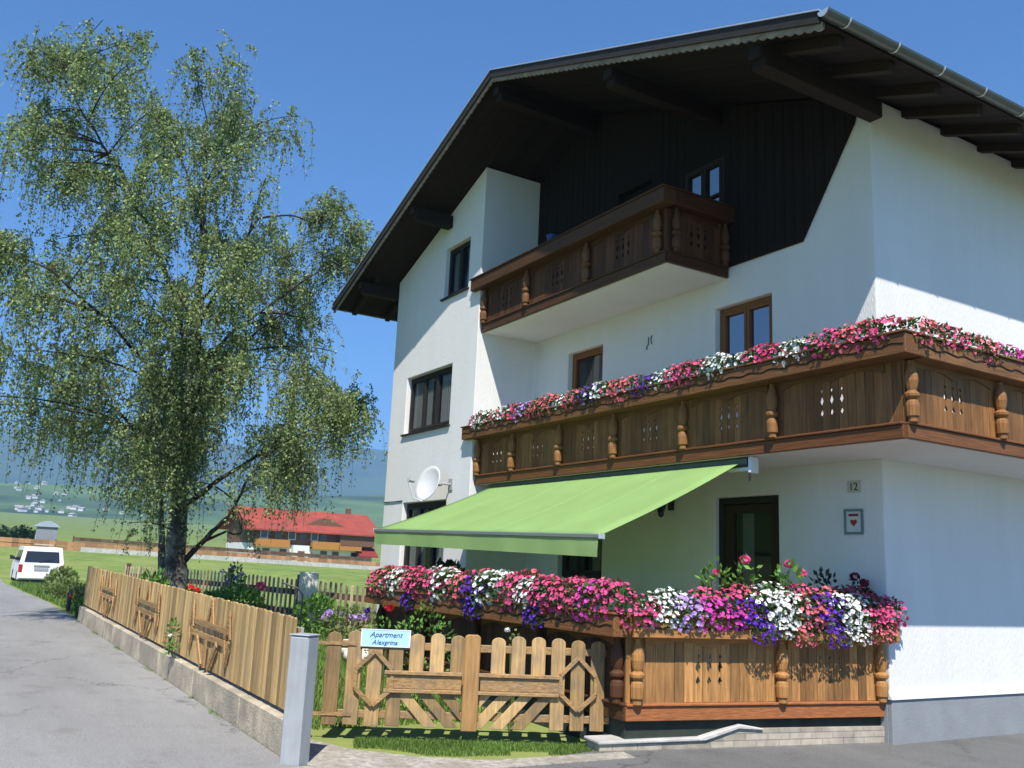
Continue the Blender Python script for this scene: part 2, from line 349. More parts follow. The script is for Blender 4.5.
def cut(obj, cutter_mb):
    """subtract the cutter from the object's mesh (holes are real)"""
    me = cutter_mb.mesh('cutter', base_of(obj.parent) if obj.parent else (0, 0, 0))
    bm = bmesh.new(); bm.from_mesh(me); bmesh.ops.recalc_face_normals(bm, faces=bm.faces); bm.to_mesh(me); bm.free()
    c = bpy.data.objects.new('cutter', me); COL.objects.link(c)
    if obj.parent: c.parent = obj.parent
    md = obj.modifiers.new('cut', 'BOOLEAN'); md.object = c; md.operation = 'DIFFERENCE'; md.solver = 'EXACT'
    bpy.context.view_layer.update()
    dg = bpy.context.evaluated_depsgraph_get()
    nm = bpy.data.meshes.new_from_object(obj.evaluated_get(dg))
    obj.modifiers.remove(md); obj.data = nm
    bpy.data.objects.remove(c)

# ------------------------------------------------------------------ ground, road, hills
def ss(a, b, x):
    t = min(1, max(0, (x - a) / (b - a))); return t * t * (3 - 2 * t)
def gh(x, y):
    d = max(0.0, -x - 7.0); h = 0.012 * min(d, 18) - 0.010 * min(max(0, d - 18), 24) + 0.0265 * max(0, d - 42) - 0.014 * max(0, d - 90)
    t = ss(-35, -90, x)
    h += t * 0.02 * (25 - min(60, max(-60, y)))
    if x < -140: h += 0.012 * (-x - 140) + 0.000012 * (x + 140) ** 2
    return h
def sheet(name, xs, ys, dz, m, hf=gh, skip=None):
    mb = MB(); nx, ny = len(xs), len(ys)
    vs = [(x, y, hf(x, y) + dz) for y in ys for x in xs]
    fs = []
    for j in range(ny - 1):
        for i in range(nx - 1):
            fs.append((j * nx + i, j * nx + i + 1, (j + 1) * nx + i + 1, (j + 1) * nx + i))
    mb.add(vs, fs)
    return structure(part(name, mb, m, smooth=True, fix=False))
xs = [-1100, -900, -700, -500, -400, -300, -240, -200, -170, -140, -120, -105, -95, -85, -75, -65, -55, -45, -35, -28, -22, -16, -11, -7, 0, 10, 30, 80]
ys = [-900, -600, -400, -250, -150, -100, -60, -40, -25, -10, 0, 10, 20, 30, 40, 60, 80, 120, 180, 260, 400, 600, 900]
sheet('ground', xs, ys, -0.004 - 0.03, M['grass'])
rx = [-300, -240, -200, -170, -140, -120, -105, -95, -85, -75, -65, -55, -45, -35, -28, -22, -16, -11, -7.0]
def road():
    mb = MB()
    pts_r = 2.62; pts_l = -3.3
    yy = [pts_l, -1.5, 0.2, 1.6, pts_r]
    vs = []; n = len(yy)
    for x in rx:
        for k, y in enumerate(yy):
            w = 0.0
            if x < -22 and k in (0, n - 1): w = 0.06 * math.sin(x * 1.7) + 0.05 * math.sin(x * 0.63)
            vs.append((x, y + w, gh(x, y) - 0.004))
    fs = [(i * n + k, (i + 1) * n + k, (i + 1) * n + k + 1, i * n + k + 1) for i in range(len(rx) - 1) for k in range(n - 1)]
    mb.add(vs, fs)
    structure(part('road', mb, M['asphalt'], smooth=True))
    mb = MB()
    mb.add([(-7.0, -6, -0.004), (9, -6, -0.004), (9, 30, -0.004), (-6.2, 30, -0.004), (-6.75, 8.7, -0.004), (-7.2, 5.62, -0.004), (-7.0, 4.5, -0.004)], [(0, 1, 2, 3, 4, 5, 6)])
    structure(part('yard', mb, M['yard']))
road()
def apron():
    mb = MB()
    poly = [(-7.38, 2.3), (-7.02, 2.35), (-6.86, 3.3), (-6.8, 4.4), (-6.78, 5.55), (-7.02, 5.6), (-7.06, 4.9), (-7.12, 4.2), (-7.45, 3.7), (-7.9, 3.3), (-8.5, 3.1), (-8.5, 2.75), (-7.38, 2.75)]
    n = len(poly)
    mb.add([(x, y, 0.001) for x, y in poly] + [(x, y, -0.06) for x, y in poly], [tuple(range(n))] + [(i, i + n, (i + 1) % n + n, (i + 1) % n) for i in range(n)])
    structure(part('pavement', mb, mat('pebbly_concrete', (0.36, 0.33, 0.275), .95, .45, 14, bump=.8, bscale=35, big=.6, bigcol=(.24, .215, .165), bigscale=3)))
apron()
def radial(name, prof, a0, a1, na, m, amp, seed):
    """terrain ring: prof = [(distance, height)], around the -x direction"""
    from mathutils import noise
    mb = MB(); vs = []; nd = len(prof)
    for j in range(na + 1):
        a = R(a0 + (a1 - a0) * j / na)
        for d, h, w in prof:
            x = -d * math.cos(a); y = d * math.sin(a)
            nz = noise.fractal(Vector((x * 0.0007 + seed, y * 0.0007, seed)), 1.0, 2.0, 6)
            vs.append((x, y, h + w * amp * nz))
    fs = [(j * nd + i, j * nd + i + 1, (j + 1) * nd + i + 1, (j + 1) * nd + i) for j in range(na) for i in range(nd - 1)]
    mb.add(vs, fs)
    return structure(part(name, mb, m, smooth=True, fix=False))
radial('hill', [(820, -2, 0), (1000, 22, .2), (1250, 40, .4), (1550, 72, .7), (1850, 110, 1), (2150, 142, 1), (2450, 160, 1.1), (2700, 130, 1), (3000, 60, .5)], -55, 60, 90, M['hillgrass'], 45, 3.3)
radial('mountain', [(2900, -5, 0), (3200, 90, .3), (3550, 200, .6), (3900, 310, .8), (4300, 420, 1), (4700, 510, 1.1), (5000, 560, 1.2), (5300, 500, 1.1), (5700, 300, .8)], -55, 60, 120, M['forest'], 120, 9.1)

# ------------------------------------------------------------------ the guest house
XL, XP, XR, XM = -17.2, -13.67, -6.47, -11.95       # left wall, projection corner, right wall, ridge
YP, YF, YB = 7.5, 8.7, 20.0                         # projecting bay, recessed front, back
VY = 6.55                                           # verge
def rz(x): return 9.5 - 0.377 * abs(x - XM)
house = thing('guest_house', 'big white alpine guest house with dark gable, wooden balconies and wide overhanging roof', 'house', (-11.85, 8.7, 0))
FX = lambda y: (lambda s, o, z: (s, y - o, z))      # frame on a wall facing -y: s = x
FXP = lambda x: (lambda s, o, z: (x + o, s, z))     # frame on a wall facing +x: s = y
def wall():
    fp = [(XL, YP), (XP, YP), (XP, YF), (XM, YF), (XR, YF), (XR, YB), (XM, YB), (XL, YB)]
    n = len(fp); mb = MB()
    vs = [(x, y, -0.3) for x, y in fp] + [(x, y, rz(x) - 0.125) for x, y in fp]
    fs = [(i, (i + 1) % n, n + (i + 1) % n, n + i) for i in range(n)]
    fs.append(tuple(range(n))[::-1])
    fs.append((n + 0, n + 1, n + 2, n + 3, n + 6, n + 7)); fs.append((n + 3, n + 4, n + 5, n + 6))
    mb.add(vs, fs)
    return part('wall', mb, M['plaster'], house)
W = wall()
# window openings: (x0, x1, z0, z1, wall y)
OPEN = dict(big=(-16.48, -14.57, 4.09, 5.22, YP), attic=(-15.1, -14.13, 6.55, 7.54, YP), ground=(-16.3, -14.5, 1.25, 2.74, YP),
            small=(-12.6, -11.63, 4.15, 5.24, YF), pair=(-9.07, -8.04, 4.3, 5.25, YF), door=(-9.06, -7.97, 0.3, 2.64, YF), low=(-12.72, -11.53, 1.5, 2.55, YF),
            gable=(-9.68, -8.85, 6.55, 7.46, YF), gdoor=(-11.35, -10.35, 5.9, 7.75, YF))
cm = MB()
for k, (x0, x1, z0, z1, y) in OPEN.items(): cm.box(x0, x1, y - 0.1, y + 0.45, z0, z1)
cut(W, cm)
wbv = W.modifiers.new('bevel', 'BEVEL'); wbv.width = .014; wbv.segments = 2; wbv.limit_method = 'ANGLE'; wbv.angle_limit = R(60)
def window(key, wood_m, frame=0.075, mull=(0.5,), trans=None, rec=0.09, sill=True, sillm=None, curtain=None, glass='glass', name='window'):
    x0, x1, z0, z1, y = OPEN[key]
    F = FX(y)
    mb = MB(); e = 0.003
    mb.fbox(F, x0 + e, x0 + frame, -rec - 0.07, -rec, z0 + e, z1 - e, .1); mb.fbox(F, x1 - frame, x1 - e, -rec - 0.07, -rec, z0 + e, z1 - e, -.1)
    mb.fbox(F, x0 + frame, x1 - frame, -rec - 0.07, -rec, z0 + e, z0 + frame); mb.fbox(F, x0 + frame, x1 - frame, -rec - 0.07, -rec, z1 - frame, z1 - e)
    w = part(name, mb, wood_m, house, bevel=0.006)
    ma = MB(); cuts = [x0 + frame] + [x0 + (x1 - x0) * t for t in mull] + [x1 - frame]
    for a, b in zip(cuts[:-1], cuts[1:]):
        g = 0.045; o1 = -rec + 0.012; o0 = -rec - 0.055; a2 = a + (0.003 if a == cuts[0] else 0.004); b2 = b - (0.003 if b == cuts[-1] else 0.004)
        ma.fbox(F, a2, a2 + g, o0, o1, z0 + frame + .003, z1 - frame - .003, .15); ma.fbox(F, b2 - g, b2, o0, o1, z0 + frame + .003, z1 - frame - .003, 0)
        ma.fbox(F, a2 + g, b2 - g, o0, o1, z0 + frame + .003, z0 + frame + g); ma.fbox(F, a2 + g, b2 - g, o0, o1, z1 - frame - g, z1 - frame - .003)
        if trans:
            zt = z0 + (z1 - z0) * trans; ma.fbox(F, a2 + g, b2 - g, o0 + .02, o1 - .006, zt - .018, zt + .018)
    part('sash', ma, wood_m, w, bevel=0.004)
    part('pane', MB().fbox(F, x0 + frame, x1 - frame, -rec - .04, -rec - .034, z0 + frame, z1 - frame), M[glass], w)
    part('dark_room_panel', MB().fbox(F, x0 + .004, x1 - .004, -.44, -.40, z0 + .004, z1 - .004), M['room'], w)  # dark panel behind the pane paints the unlit room
    if curtain:
        cb = MB()
        for a, b, zl in curtain:
            n = 26; vs = []
            for i in range(n + 1):
                t = i / n; x = a + (b - a) * t; yy = y + rec + 0.055 + 0.012 * math.sin(t * (b - a) * 60)
                vs += [(x, yy, zl), (x, yy, z1 - frame - .01)]
            cb.add(vs, [(2 * i, 2 * i + 2, 2 * i + 3, 2 * i + 1) for i in range(n)])
        part('curtain', cb, M['curtain'], w, smooth=True, fix=False)
    if sill:
        part('sill', MB().fbox(F, x0 - .05, x1 + .05, -rec, .05, z0 - .035, z0 - .002), sillm or M['black'], w, bevel=.004)
    return w
window('big', M['windark'], .06, (0.34, 0.62), curtain=[(-16.38, -15.55, 4.2), (-15.2, -14.66, 4.2)])
window('attic', M['windark'], .06, (0.5,), curtain=[(-14.95, -14.7, 6.6), (-14.45, -14.2, 6.6)])
window('ground', M['windark'], .07, (0.33, 0.66), curtain=[(-16.15, -15.5, 1.3), (-15.1, -14.6, 1.3)])
window('small', M['winwood_v'], .07, (), curtain=[(-12.05, -11.72, 4.2)], sillm=M['winwood_v'])
window('pair', M['winwood_v'], .07, (0.5,), sillm=M['winwood_v'], glass='skyglass')
window('low', M['windark'], .08, (0.5,), sillm=M['windark'], curtain=[(-11.95, -11.65, 1.62)])
window('gable', M['doorwood'], .05, (0.5,), trans=0.4, sill=False, rec=-.032, glass='skyglass')
def door(key, wm, leafm, name, curtain):
    x0, x1, z0, z1, y = OPEN[key]; F = FX(y); e = .003
    fr_ = -.06 if key == 'door' else .034
    mb = MB().fbox(F, x0 + e, x0 + .09, -.16, fr_, z0, z1 - e).fbox(F, x1 - .09, x1 - e, -.16, fr_, z0, z1 - e).fbox(F, x0 + .09, x1 - .09, -.16, fr_, z1 - .09, z1 - e)
    d = part(name, mb, wm, house, bevel=.006)
    lf = MB().fbox(F, x0 + .094, x0 + .26, -.14, -.08, z0 + .01, z1 - .095).fbox(F, x1 - .2, x1 - .094, -.14, -.08, z0 + .01, z1 - .095)
    lf.fbox(F, x0 + .26, x1 - .2, -.14, -.08, z0 + .01, z0 + .3).fbox(F, x0 + .26, x1 - .2, -.14, -.08, z1 - .2, z1 - .095)
    part('door_leaf', lf, leafm, d, bevel=.004)
    part('pane', MB().fbox(F, x0 + .26, x1 - .2, -.115, -.108, z0 + .3, z1 - .2), M['glass'], d)
    part('dark_room_panel', MB().fbox(F, x0 + .004, x1 - .004, -.44, -.40, z0 + .004, z1 - .004), M['room'], d)  # dark backing panel in place of the unlit interior
    hd = MB().tube([F(x0 + .2, -.08, z0 + 1.05), F(x0 + .2, -.03, z0 + 1.05), F(x0 + .32, -.03, z0 + 1.05)], .01, 6)
    part('handle', hd, M['flash'], d)
    if curtain:
        a, b = curtain; n = 16; vs = []
        for i in range(n + 1):
            t = i / n; xx = a + (b - a) * t; yy = y + .22 + .02 * math.sin(t * 14)
            vs += [(xx, yy, z0 + .05), (xx, yy, z1 - .2)]
        part('curtain', MB().add(vs, [(2 * i, 2 * i + 2, 2 * i + 3, 2 * i + 1) for i in range(n)]), M['curtain'], d, smooth=True, fix=False)
door('door', M['windark'], M['doorwood'], 'door', (-8.78, -8.6))
door('gdoor', M['cladding'], M['cladding'], 'balcony_door', None)

# dark boards of the gable, a flat panel with a slanted right edge
def cladding():
    F = FX(YF); e = .004
    poly = [(XP + e, 5.78), (-7.5, 5.78), (-6.68, 7.05), (-6.62, 7.25), (-6.9, rz(-6.9) - .13), (XM, rz(XM) - .13), (XP + e, rz(XP) - .13)]
    mb = MB()
    mb.prism(poly, F, .003, .035)
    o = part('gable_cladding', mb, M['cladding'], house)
    c = MB()
    for k in ('gable', 'gdoor'):
        x0, x1, z0, z1, y = OPEN[k]; c.fbox(F, x0, x1, -.1, .1, z0, z1)
    cut(o, c)
    strips = MB(); x = XP + .12
    while x < -6.75:
        zb = 5.79 if x < -7.5 else 5.79 + (x + 7.5) / .82 * 1.27
        zt = rz(x) - .14; ok = True
        for k in ('gable', 'gdoor'):
            a, b, z0, z1, y = OPEN[k]
            if a - .02 < x < b + .02: ok = False
        if ok and zt > zb + .1: strips.fbox(F, x - .03, x + .03, .036, .041, zb, zt, rnd.uniform(-1, 1))
        x += .16
    part('cover_strips', strips, M['cladding'], o)
cladding()
# plinth along the right wall and front corner
pl = MB().box(XR + .002, XR + .055, YF - .055, YB, -.2, .44).box(-6.9, XR + .002, YF - .055, YF - .003, -.2, .44)
pl = part('plinth', pl, M['plinth'], house, bevel=.006)
tp = MB()
tp.hexa([(XR + .002, YF - .075, .44), (XR + .075, YF - .075, .44), (XR + .075, YB, .44), (XR + .002, YB, .44), (XR + .002, YF - .075, .53), (XR + .02, YF - .075, .53), (XR + .02, YB, .53), (XR + .002, YB, .53)])
part('ledge', tp, M['plinth_top'], pl)

# roof: two slopes with boarded undersides, purlins, rafters, verge boards, gutters
XE, XW = -5.40, -18.5
def slope(x0, x1, y0, y1, d0, d1, mb, tone=0):       # slab of the roof between two depths below the top surface
    mb.hexa([(x0, y0, rz(x0) - d1), (x1, y0, rz(x1) - d1), (x1, y1, rz(x1) - d1), (x0, y1, rz(x0) - d1),
             (x0, y0, rz(x0) - d0), (x1, y0, rz(x1) - d0), (x1, y1, rz(x1) - d0), (x0, y1, rz(x0) - d0)], tone)
rb = MB(); slope(XM, XE, VY + .02, 21, 0, .055, rb); slope(XW, XM, VY + .02, 21, 0, .055, rb)
roof = part('roof', rb, M['tile'], house)
ub = MB()
y = VY + .05
while y < 20.9:
    t = rnd.uniform(-1, 1); dd = rnd.uniform(0, .004)
    slope(XM + .001, XE - .02, y, y + .155, .06, .085 + dd, ub, t); slope(XW + .02, XM - .001, y, y + .155, .06, .085 + dd, ub, -t); y += .16
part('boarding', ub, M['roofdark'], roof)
for px, zz in ((XM, .13), (-8.95, .11), (XR + .12, .1), (-14.95, .11), (XL - .1, .1)):
    z1 = rz(px) - .215 if px != XM else rz(px) - .25
    mb = MB().box(px - .09, px + .09, VY + .16, YF - .05 if px > XP else YP - .01, z1 - .24, z1)
    mb.box(px - .09, px + .09, VY + .1, VY + .16, z1 - .14, z1)
    part('purlin', mb, M['roofdark'], roof, bevel=.01)
y = VY + .45
while y < 20.5:
    for s in ((XR + .002, XE - .1), (XW + .1, XL - .002)):
        x0, x1 = s; mb = MB()
        mb.hexa([(x0, y - .05, rz(x0) - .21), (x1, y - .05, rz(x1) - .21), (x1, y + .05, rz(x1) - .21), (x0, y + .05, rz(x0) - .21),
                 (x0, y - .05, rz(x0) - .09), (x1, y - .05, rz(x1) - .09), (x1, y + .05, rz(x1) - .09), (x0, y + .05, rz(x0) - .09)])
        if s[0] == XR + .002 or y < 9: part('rafter', mb, M['rafter'], roof)
    y += .78
# verge: flashing, dark board, scalloped board
fl = MB(); slope(XM, XE + .01, VY - .03, VY + .1, -.02, -.003, fl); slope(XW - .01, XM, VY - .03, VY + .1, -.02, -.003, fl)
part('verge_flashing', fl, M['flash'], roof)
vb = MB(); slope(XM, XE, VY - .012, VY + .018, .0, .12, vb); slope(XW, XM, VY - .012, VY + .018, .0, .12, vb)
part('verge_board', vb, M['vergedark'], roof)
def scallop():
    mb = MB()
    for sgn, xa, xb in ((1, XM, XE + .02), (-1, XM, XW - .02)):
        L = abs(xb - xa); n = int(L / .12); w = L / n
        for i in range(n):
            pts = []
            for k in range(7):
                u = k / 6; x = xa + sgn * (i + u) * w
                dep = .165 + .03 * math.sin(math.pi * u)
                pts.append((x, dep))
            a = [(x, VY + .022, rz(x) - .10) for x, d in pts]; b = [(x, VY + .022, rz(x) - d) for x, d in pts]
            a2 = [(x, VY + .047, z) for x, y_, z in a]; b2 = [(x, VY + .047, z) for x, y_, z in b]
            m_ = len(pts); vs = a + b + a2 + b2; fs = []
            for k in range(m_ - 1):
                fs += [(k, k + 1, m_ + k + 1, m_ + k), (2 * m_ + k, 3 * m_ + k, 3 * m_ + k + 1, 2 * m_ + k + 1), (m_ + k, m_ + k + 1, 3 * m_ + k + 1, 3 * m_ + k)]
            mb.add(vs, fs, rnd.uniform(-1, 1) if i % 4 == 0 else 0.0)
    return part('scalloped_board', mb, M['verge'], roof)
scallop()
def gutter(x, sg):
    mb = MB(); n = 8; z = rz(x) - .02
    for y0, y1 in ((VY - .02, 21),):
        vs = []
        for y_ in (y0, y1):
            for r in (.065, .058):
                for k in range(n + 1):
                    a = math.pi + math.pi * k / n
                    vs.append((x + sg * .06 + r * math.cos(a), y_, z + r * math.sin(a)))
        m_ = n + 1; fs = []
        for k in range(n):
            fs += [(k, k + 1, 2 * m_ + k + 1, 2 * m_ + k), (m_ + k, 3 * m_ + k, 3 * m_ + k + 1, m_ + k + 1)]
            fs += [(k, m_ + k, m_ + k + 1, k + 1), (2 * m_ + k, 2 * m_ + k + 1, 3 * m_ + k + 1, 3 * m_ + k)]
        fs += [(0, 2 * m_, 3 * m_, m_), (n, m_ + n, 3 * m_ + n, 2 * m_ + n)]
        mb.add(vs, fs)
    g = part('gutter', mb, M['gutter'], roof)
    y_ = VY + .3
    while y_ < 20.8:
        br = MB().tube([(x + sg * .06 + .07 * math.cos(math.pi + math.pi * k / 6), y_, z + .07 * math.sin(math.pi + math.pi * k / 6)) for k in range(7)], .009, 4)
        part('gutter_bracket', br, M['flash'], g)
        y_ += .75
    cp = MB(); cp.add([(x + sg * .06, VY - .022, z)] + [(x + sg * .06 + .066 * math.cos(math.pi + math.pi * k / n), VY - .022, z + .066 * math.sin(math.pi + math.pi * k / n)) for k in range(n + 1)], [(0, k + 1, k + 2) for k in range(n)])
    part('gutter_end', cp, M['flash'], g, fix=False)
gutter(XE, 1); gutter(XW, -1)

# ------------------------------------------------------------------ balconies
PROF = [(r * .82, z) for r, z in [(.055, .0), (.055, .05), (.075, .055), (.08, .16), (.07, .2), (.045, .22), (.085, .245), (.088, .275), (.05, .30), (.062, .33), (.078, .40), (.074, .45), (.05, .52), (.034, .56), (.034, .60)]]
def bays(posts): return list(zip(posts[:-1], posts[1:]))
def balcony_side(root, F, s0, s1, z0, posts, mats, ext=(0, 0), holes=True, fas=.165, axis='x', carve=True, wid=.105, lastpost=True):
    """one face of a balcony: skirting, boards with pierced diamonds, carved posts, fascia box"""
    mv, mr, ms, mp = mats
    sk = MB().fbox(F, s0, s1, -.01, .035, z0 + .004, z0 + .135).fbox(F, s0, s1, -.02, .055, z0 + .137, z0 + .162, .3)
    part('skirting', sk, ms, root, bevel=.006)
    bd = MB(); s = s0 + .01; cu = MB()
    while s < s1 - .02:
        e = min(s + wid - .005, s1 - .004); bd.fbox(F, s, e, -.022 + rnd.uniform(-.002, .002), rnd.uniform(.0, .004), z0 + .166, z0 + .762, rnd.uniform(-1, 1)); s += wid
    b = part('boards', bd, mv, root)
    if holes:
        for a, c in bays(posts):
            m = (a + c) / 2
            for k in (-1, 0, 1):
                q = m + k * .125
                for zc, hw, hh, nn in ((z0 + .59, .019, .02, 8), (z0 + .49, .029, .066, 4), (z0 + .36, .026, .046, 4)):
                    if nn == 8: poly = [(q + hw * math.cos(2 * math.pi * i / 8), zc + hh * math.sin(2 * math.pi * i / 8)) for i in range(8)]
                    else: poly = [(q, zc - hh), (q + hw, zc - hh * .1), (q + hw * .7, zc + hh * .3), (q, zc + hh), (q - hw * .7, zc + hh * .3), (q - hw, zc - hh * .1)]
                    cu.prism(poly, F, -.08, .08)
        cut(b, cu)
    for a, c in bays(posts):                              # carved arch board framing each bay
        n = 16; L = c - a - .2; t0 = a + .1
        h = lambda u: .085 - .06 * abs(math.sin(u * math.pi * 2))
        top = [(t0 + L, z0 + .762), (t0, z0 + .762)]
        poly = [(t0 + i / n * L, z0 + .75 - h(i / n)) for i in range(n + 1)] + top
        part('arch_board', MB().prism(poly, F, .006, .02), mr, root)
    for p in (posts if lastpost else posts[:-1]):
        c = F(p, .055, z0 + .155)
        part('post', MB().lathe(c, PROF, 12, math.pi / 12), mp, root, smooth=False, bevel=.004)
    f0, f1 = s0 - ext[0], s1 + ext[1]
    fb = MB().fbox(F, f0, f1, -.06, fas, z0 + .765, z0 + .965)
    fo = part('fascia', fb, mr, root, bevel=.008)
    part('cap', MB().fbox(F, f0 - .015, f1 + .015, -.07, fas + .02, z0 + .967, z0 + .99), mr, fo, bevel=.006) if False else None
    cp = MB().fbox(F, f0 - .015, f1 + .015, -.07, fas + .022, z0 + .967, z0 + .99); part('cap', cp, mr, root, bevel=.006)
    if carve:
        gr = MB(); pts = []; s = f0 + .03
        while s < f1 - .02:
            u = (s - f0) / .3
            pts.append(F(s, fas + .001, z0 + .865 + .018 * abs(math.sin(u * math.pi)) - .012 + .008 * math.sin(u * 2 * math.pi))); s += .02
        gr.tube(pts, .0085, 5)
        part('carved_line', gr, M['groove'], root)
def balcony(name, z0, label=None):
    o = bpy.data.objects.new(name, None); COL.objects.link(o); o.parent = house; o.location = (0, 0, z0)
    if label: o['label'] = label
    return o
# first-floor balcony wraps the corner
lb = balcony('balcony', 2.965, 'long flower-decked first-floor balcony wrapping the corner')
sl = MB(); z0 = 2.965
sl.box(XP + .004, -5.42, 7.64, YF - .003, z0, z0 + .16); sl.box(XR + .003, -5.42, YF - .003, YB, z0, z0 + .16)
part('floor_slab', sl, M['plaster'], lb)
mats = (M['balc_v'], M['balc_x'], M['skirt_x'], M['post'])
LP = [-13.58, -12.46, -11.14, -9.83, -8.44, -7.0, -5.5]
balcony_side(lb, FX(7.62), -13.72, -5.40, z0, LP, mats, (.13, .2), lastpost=False, fas=.235)
matsY = (M['balc_v'], M['balc_y'], M['skirt_y'], M['post'])
RP = [7.66, 9.12, 10.52, 11.92, 13.32, 14.72, 16.1]
balcony_side(lb, FXP(-5.40), 7.62, 17.0, z0, RP, matsY, (-.0, 0), axis='y', fas=.185)
# second-floor balcony
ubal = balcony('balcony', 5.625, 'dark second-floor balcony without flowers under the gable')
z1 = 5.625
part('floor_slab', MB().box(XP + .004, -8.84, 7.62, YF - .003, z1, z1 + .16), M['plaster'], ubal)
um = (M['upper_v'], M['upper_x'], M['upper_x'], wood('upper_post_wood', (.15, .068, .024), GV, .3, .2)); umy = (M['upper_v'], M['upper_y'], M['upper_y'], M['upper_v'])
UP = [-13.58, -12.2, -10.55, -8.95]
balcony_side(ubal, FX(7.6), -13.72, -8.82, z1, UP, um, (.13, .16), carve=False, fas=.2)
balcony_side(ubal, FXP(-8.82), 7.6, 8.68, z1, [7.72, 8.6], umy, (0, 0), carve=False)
# planter boxes left empty, little dark blue pot on the upper rail
pt = thing('plant_pot', 'small dark blue pot standing on the upper balcony rail', 'pot', (-11.5, 7.55, 6.615))
part('pot_body', MB().lathe((-11.5, 7.55, 6.615), [(.06, 0), (.09, .14), (.1, .16), (.085, .165)], 12), mat('blue_glaze', (.03, .06, .2), .3), pt, smooth=True)
part('soil', MB().lathe((-11.5, 7.55, 6.615), [(.078, .15), (.078, .168)], 12), M['room'], pt)

# ------------------------------------------------------------------ awning, lamp, signs, dish
aw = thing('awning', 'large light green canvas awning pulled out over the terrace', 'awning', (-10.4, 7.66, 2.9))
AX0, AX1 = -13.28, -7.58; AR = (7.68, 2.905); AF = (5.72, 2.045)
def awz(x): return 2.105 - .125 * (x - AX0) / (AX1 - AX0)      # the front bar hangs a little lower at its right end
def awbar(x0, x1, y0, y1, d0, d1):
    a, b = awz(x0), awz(x1)
    return MB().hexa([(x0, y0, a + d0), (x1, y0, b + d0), (x1, y1, b + d0), (x0, y1, a + d0), (x0, y0, a + d1), (x1, y0, b + d1), (x1, y1, b + d1), (x0, y1, a + d1)])
def awning():
    nx, ny = 26, 16; vs = []
    for j in range(ny + 1):
        t = j / ny; y = AR[0] + (AF[0] - AR[0]) * t
        for i in range(nx + 1):
            u = i / nx; z = AR[1] + (awz(AX0 + (AX1 - AX0) * u) - AR[1]) * t
            sag = -.05 * math.sin(math.pi * t) * (.6 + .4 * math.sin(math.pi * u)) + .005 * math.sin(u * 39 + t * 2) * t + .006 * math.sin(u * 15.7) * math.sin(t * 3.1)
            vs.append((AX0 + (AX1 - AX0) * u, y, z + sag))
    n = nx + 1
    fs = [(j * n + i, j * n + i + 1, (j + 1) * n + i + 1, (j + 1) * n + i) for j in range(ny) for i in range(nx)]
    o = part('canvas', MB().add(vs, fs), M['awning'], aw, smooth=True)
    md = o.modifiers.new('thick', 'SOLIDIFY'); md.thickness = .004
    part('front_bar', awbar(AX0 - .02, AX1 + .02, AF[0] - .06, AF[0] + .01, -.04, .003), M['barmetal'], aw, bevel=.006)
    for q in (AX1 + .022, AX0 - .04):
        part('front_bar_cap', awbar(q, q + .018, AF[0] - .066, AF[0] + .013, -.048, .008), M['flash'], aw, bevel=.005)
    nx = 120; vs = []
    for j in range(5):
        t = j / 4
        for i in range(nx + 1):
            u = i / nx; k = math.sin(u * 23 + 1) * .008 + math.sin(u * 61) * .004
            vs.append((AX0 + (AX1 - AX0) * u, AF[0] - .045 + (k - .01) * t + .012 * t * t * (1 if u > .93 else 0), awz(AX0 + (AX1 - AX0) * u) - .042 - .185 * t))
    n = nx + 1; fs = [(j * n + i, j * n + i + 1, (j + 1) * n + i + 1, (j + 1) * n + i) for j in range(4) for i in range(nx)]
    part('valance', MB().add(vs, fs), M['awning'], aw, smooth=True)
    for q in (1 / 5, 2 / 5, 3 / 5, 4 / 5):
        xx = AX0 + (AX1 - AX0) * q; sm = MB()
        sm.tube([(xx, AR[0] + (AF[0] - AR[0]) * t, AR[1] + (awz(xx) - AR[1]) * t - .05 * math.sin(math.pi * t) * (.6 + .4 * math.sin(math.pi * q)) + .006) for t in [k / 12 for k in range(13)]], .005, 4)
        part('seam', sm, M['seam'], aw)
    part('cassette', MB().box(AX0 - .05, AX1 + .1, AR[0] - .03, AR[0] + .12, AR[1] - .04, AR[1] + .05), M['gutter'], aw, bevel=.015)
    for x in (AX1 + .13,):
        mb = MB().box(x, x + .045, AR[0] - .03, AR[0] + .1, AR[1] - .13, AR[1] + .055).box(x - .35, x, AR[0] + .0, AR[0] + .05, AR[1] - .1, AR[1] - .055)
        part('bracket', mb, M['whitemetal'], aw, bevel=.008)
        part('gear_eye', MB().tube([(x + .03, AR[0] - .03, AR[1] - .13), (x + .03, AR[0] - .03, AR[1] - .22)], .012, 6), M['black'], aw)
    for xa, sg in ((AX1 - .25, -1), (AX0 + .25, 1)):
        e = (xa + sg * 1.1, 6.75, 2.40)
        part('folding_arm', MB().bar((xa, AR[0] - .03, AR[1] - .06), e, .035, .055).bar(e, (xa + sg * .1, AF[0] + .02, awz(xa) - .03), .03, .045), M['whitemetal'], aw, bevel=.006)
awning()
lamp = thing('wall_lamp', 'black iron wall lantern beside the terrace door', 'wall lamp', (-9.92, YF, 2.6))
lm = MB().box(-9.97, -9.87, YF - .03, YF - .003, 2.5, 2.72).tube([(-9.92, YF - .03, 2.68), (-9.92, YF - .16, 2.72), (-9.92, YF - .2, 2.66)], .014, 6)
part('bracket', lm, M['black'], lamp)
part('lantern_cap', MB().lathe((-9.92, YF - .2, 2.6), [(.11, 0), (.03, .07), (.012, .09)], 6), M['black'], lamp)
part('lantern_glass', MB().lathe((-9.92, YF - .2, 2.42), [(.035, 0), (.075, .17)], 6), M['darkglass'], lamp)
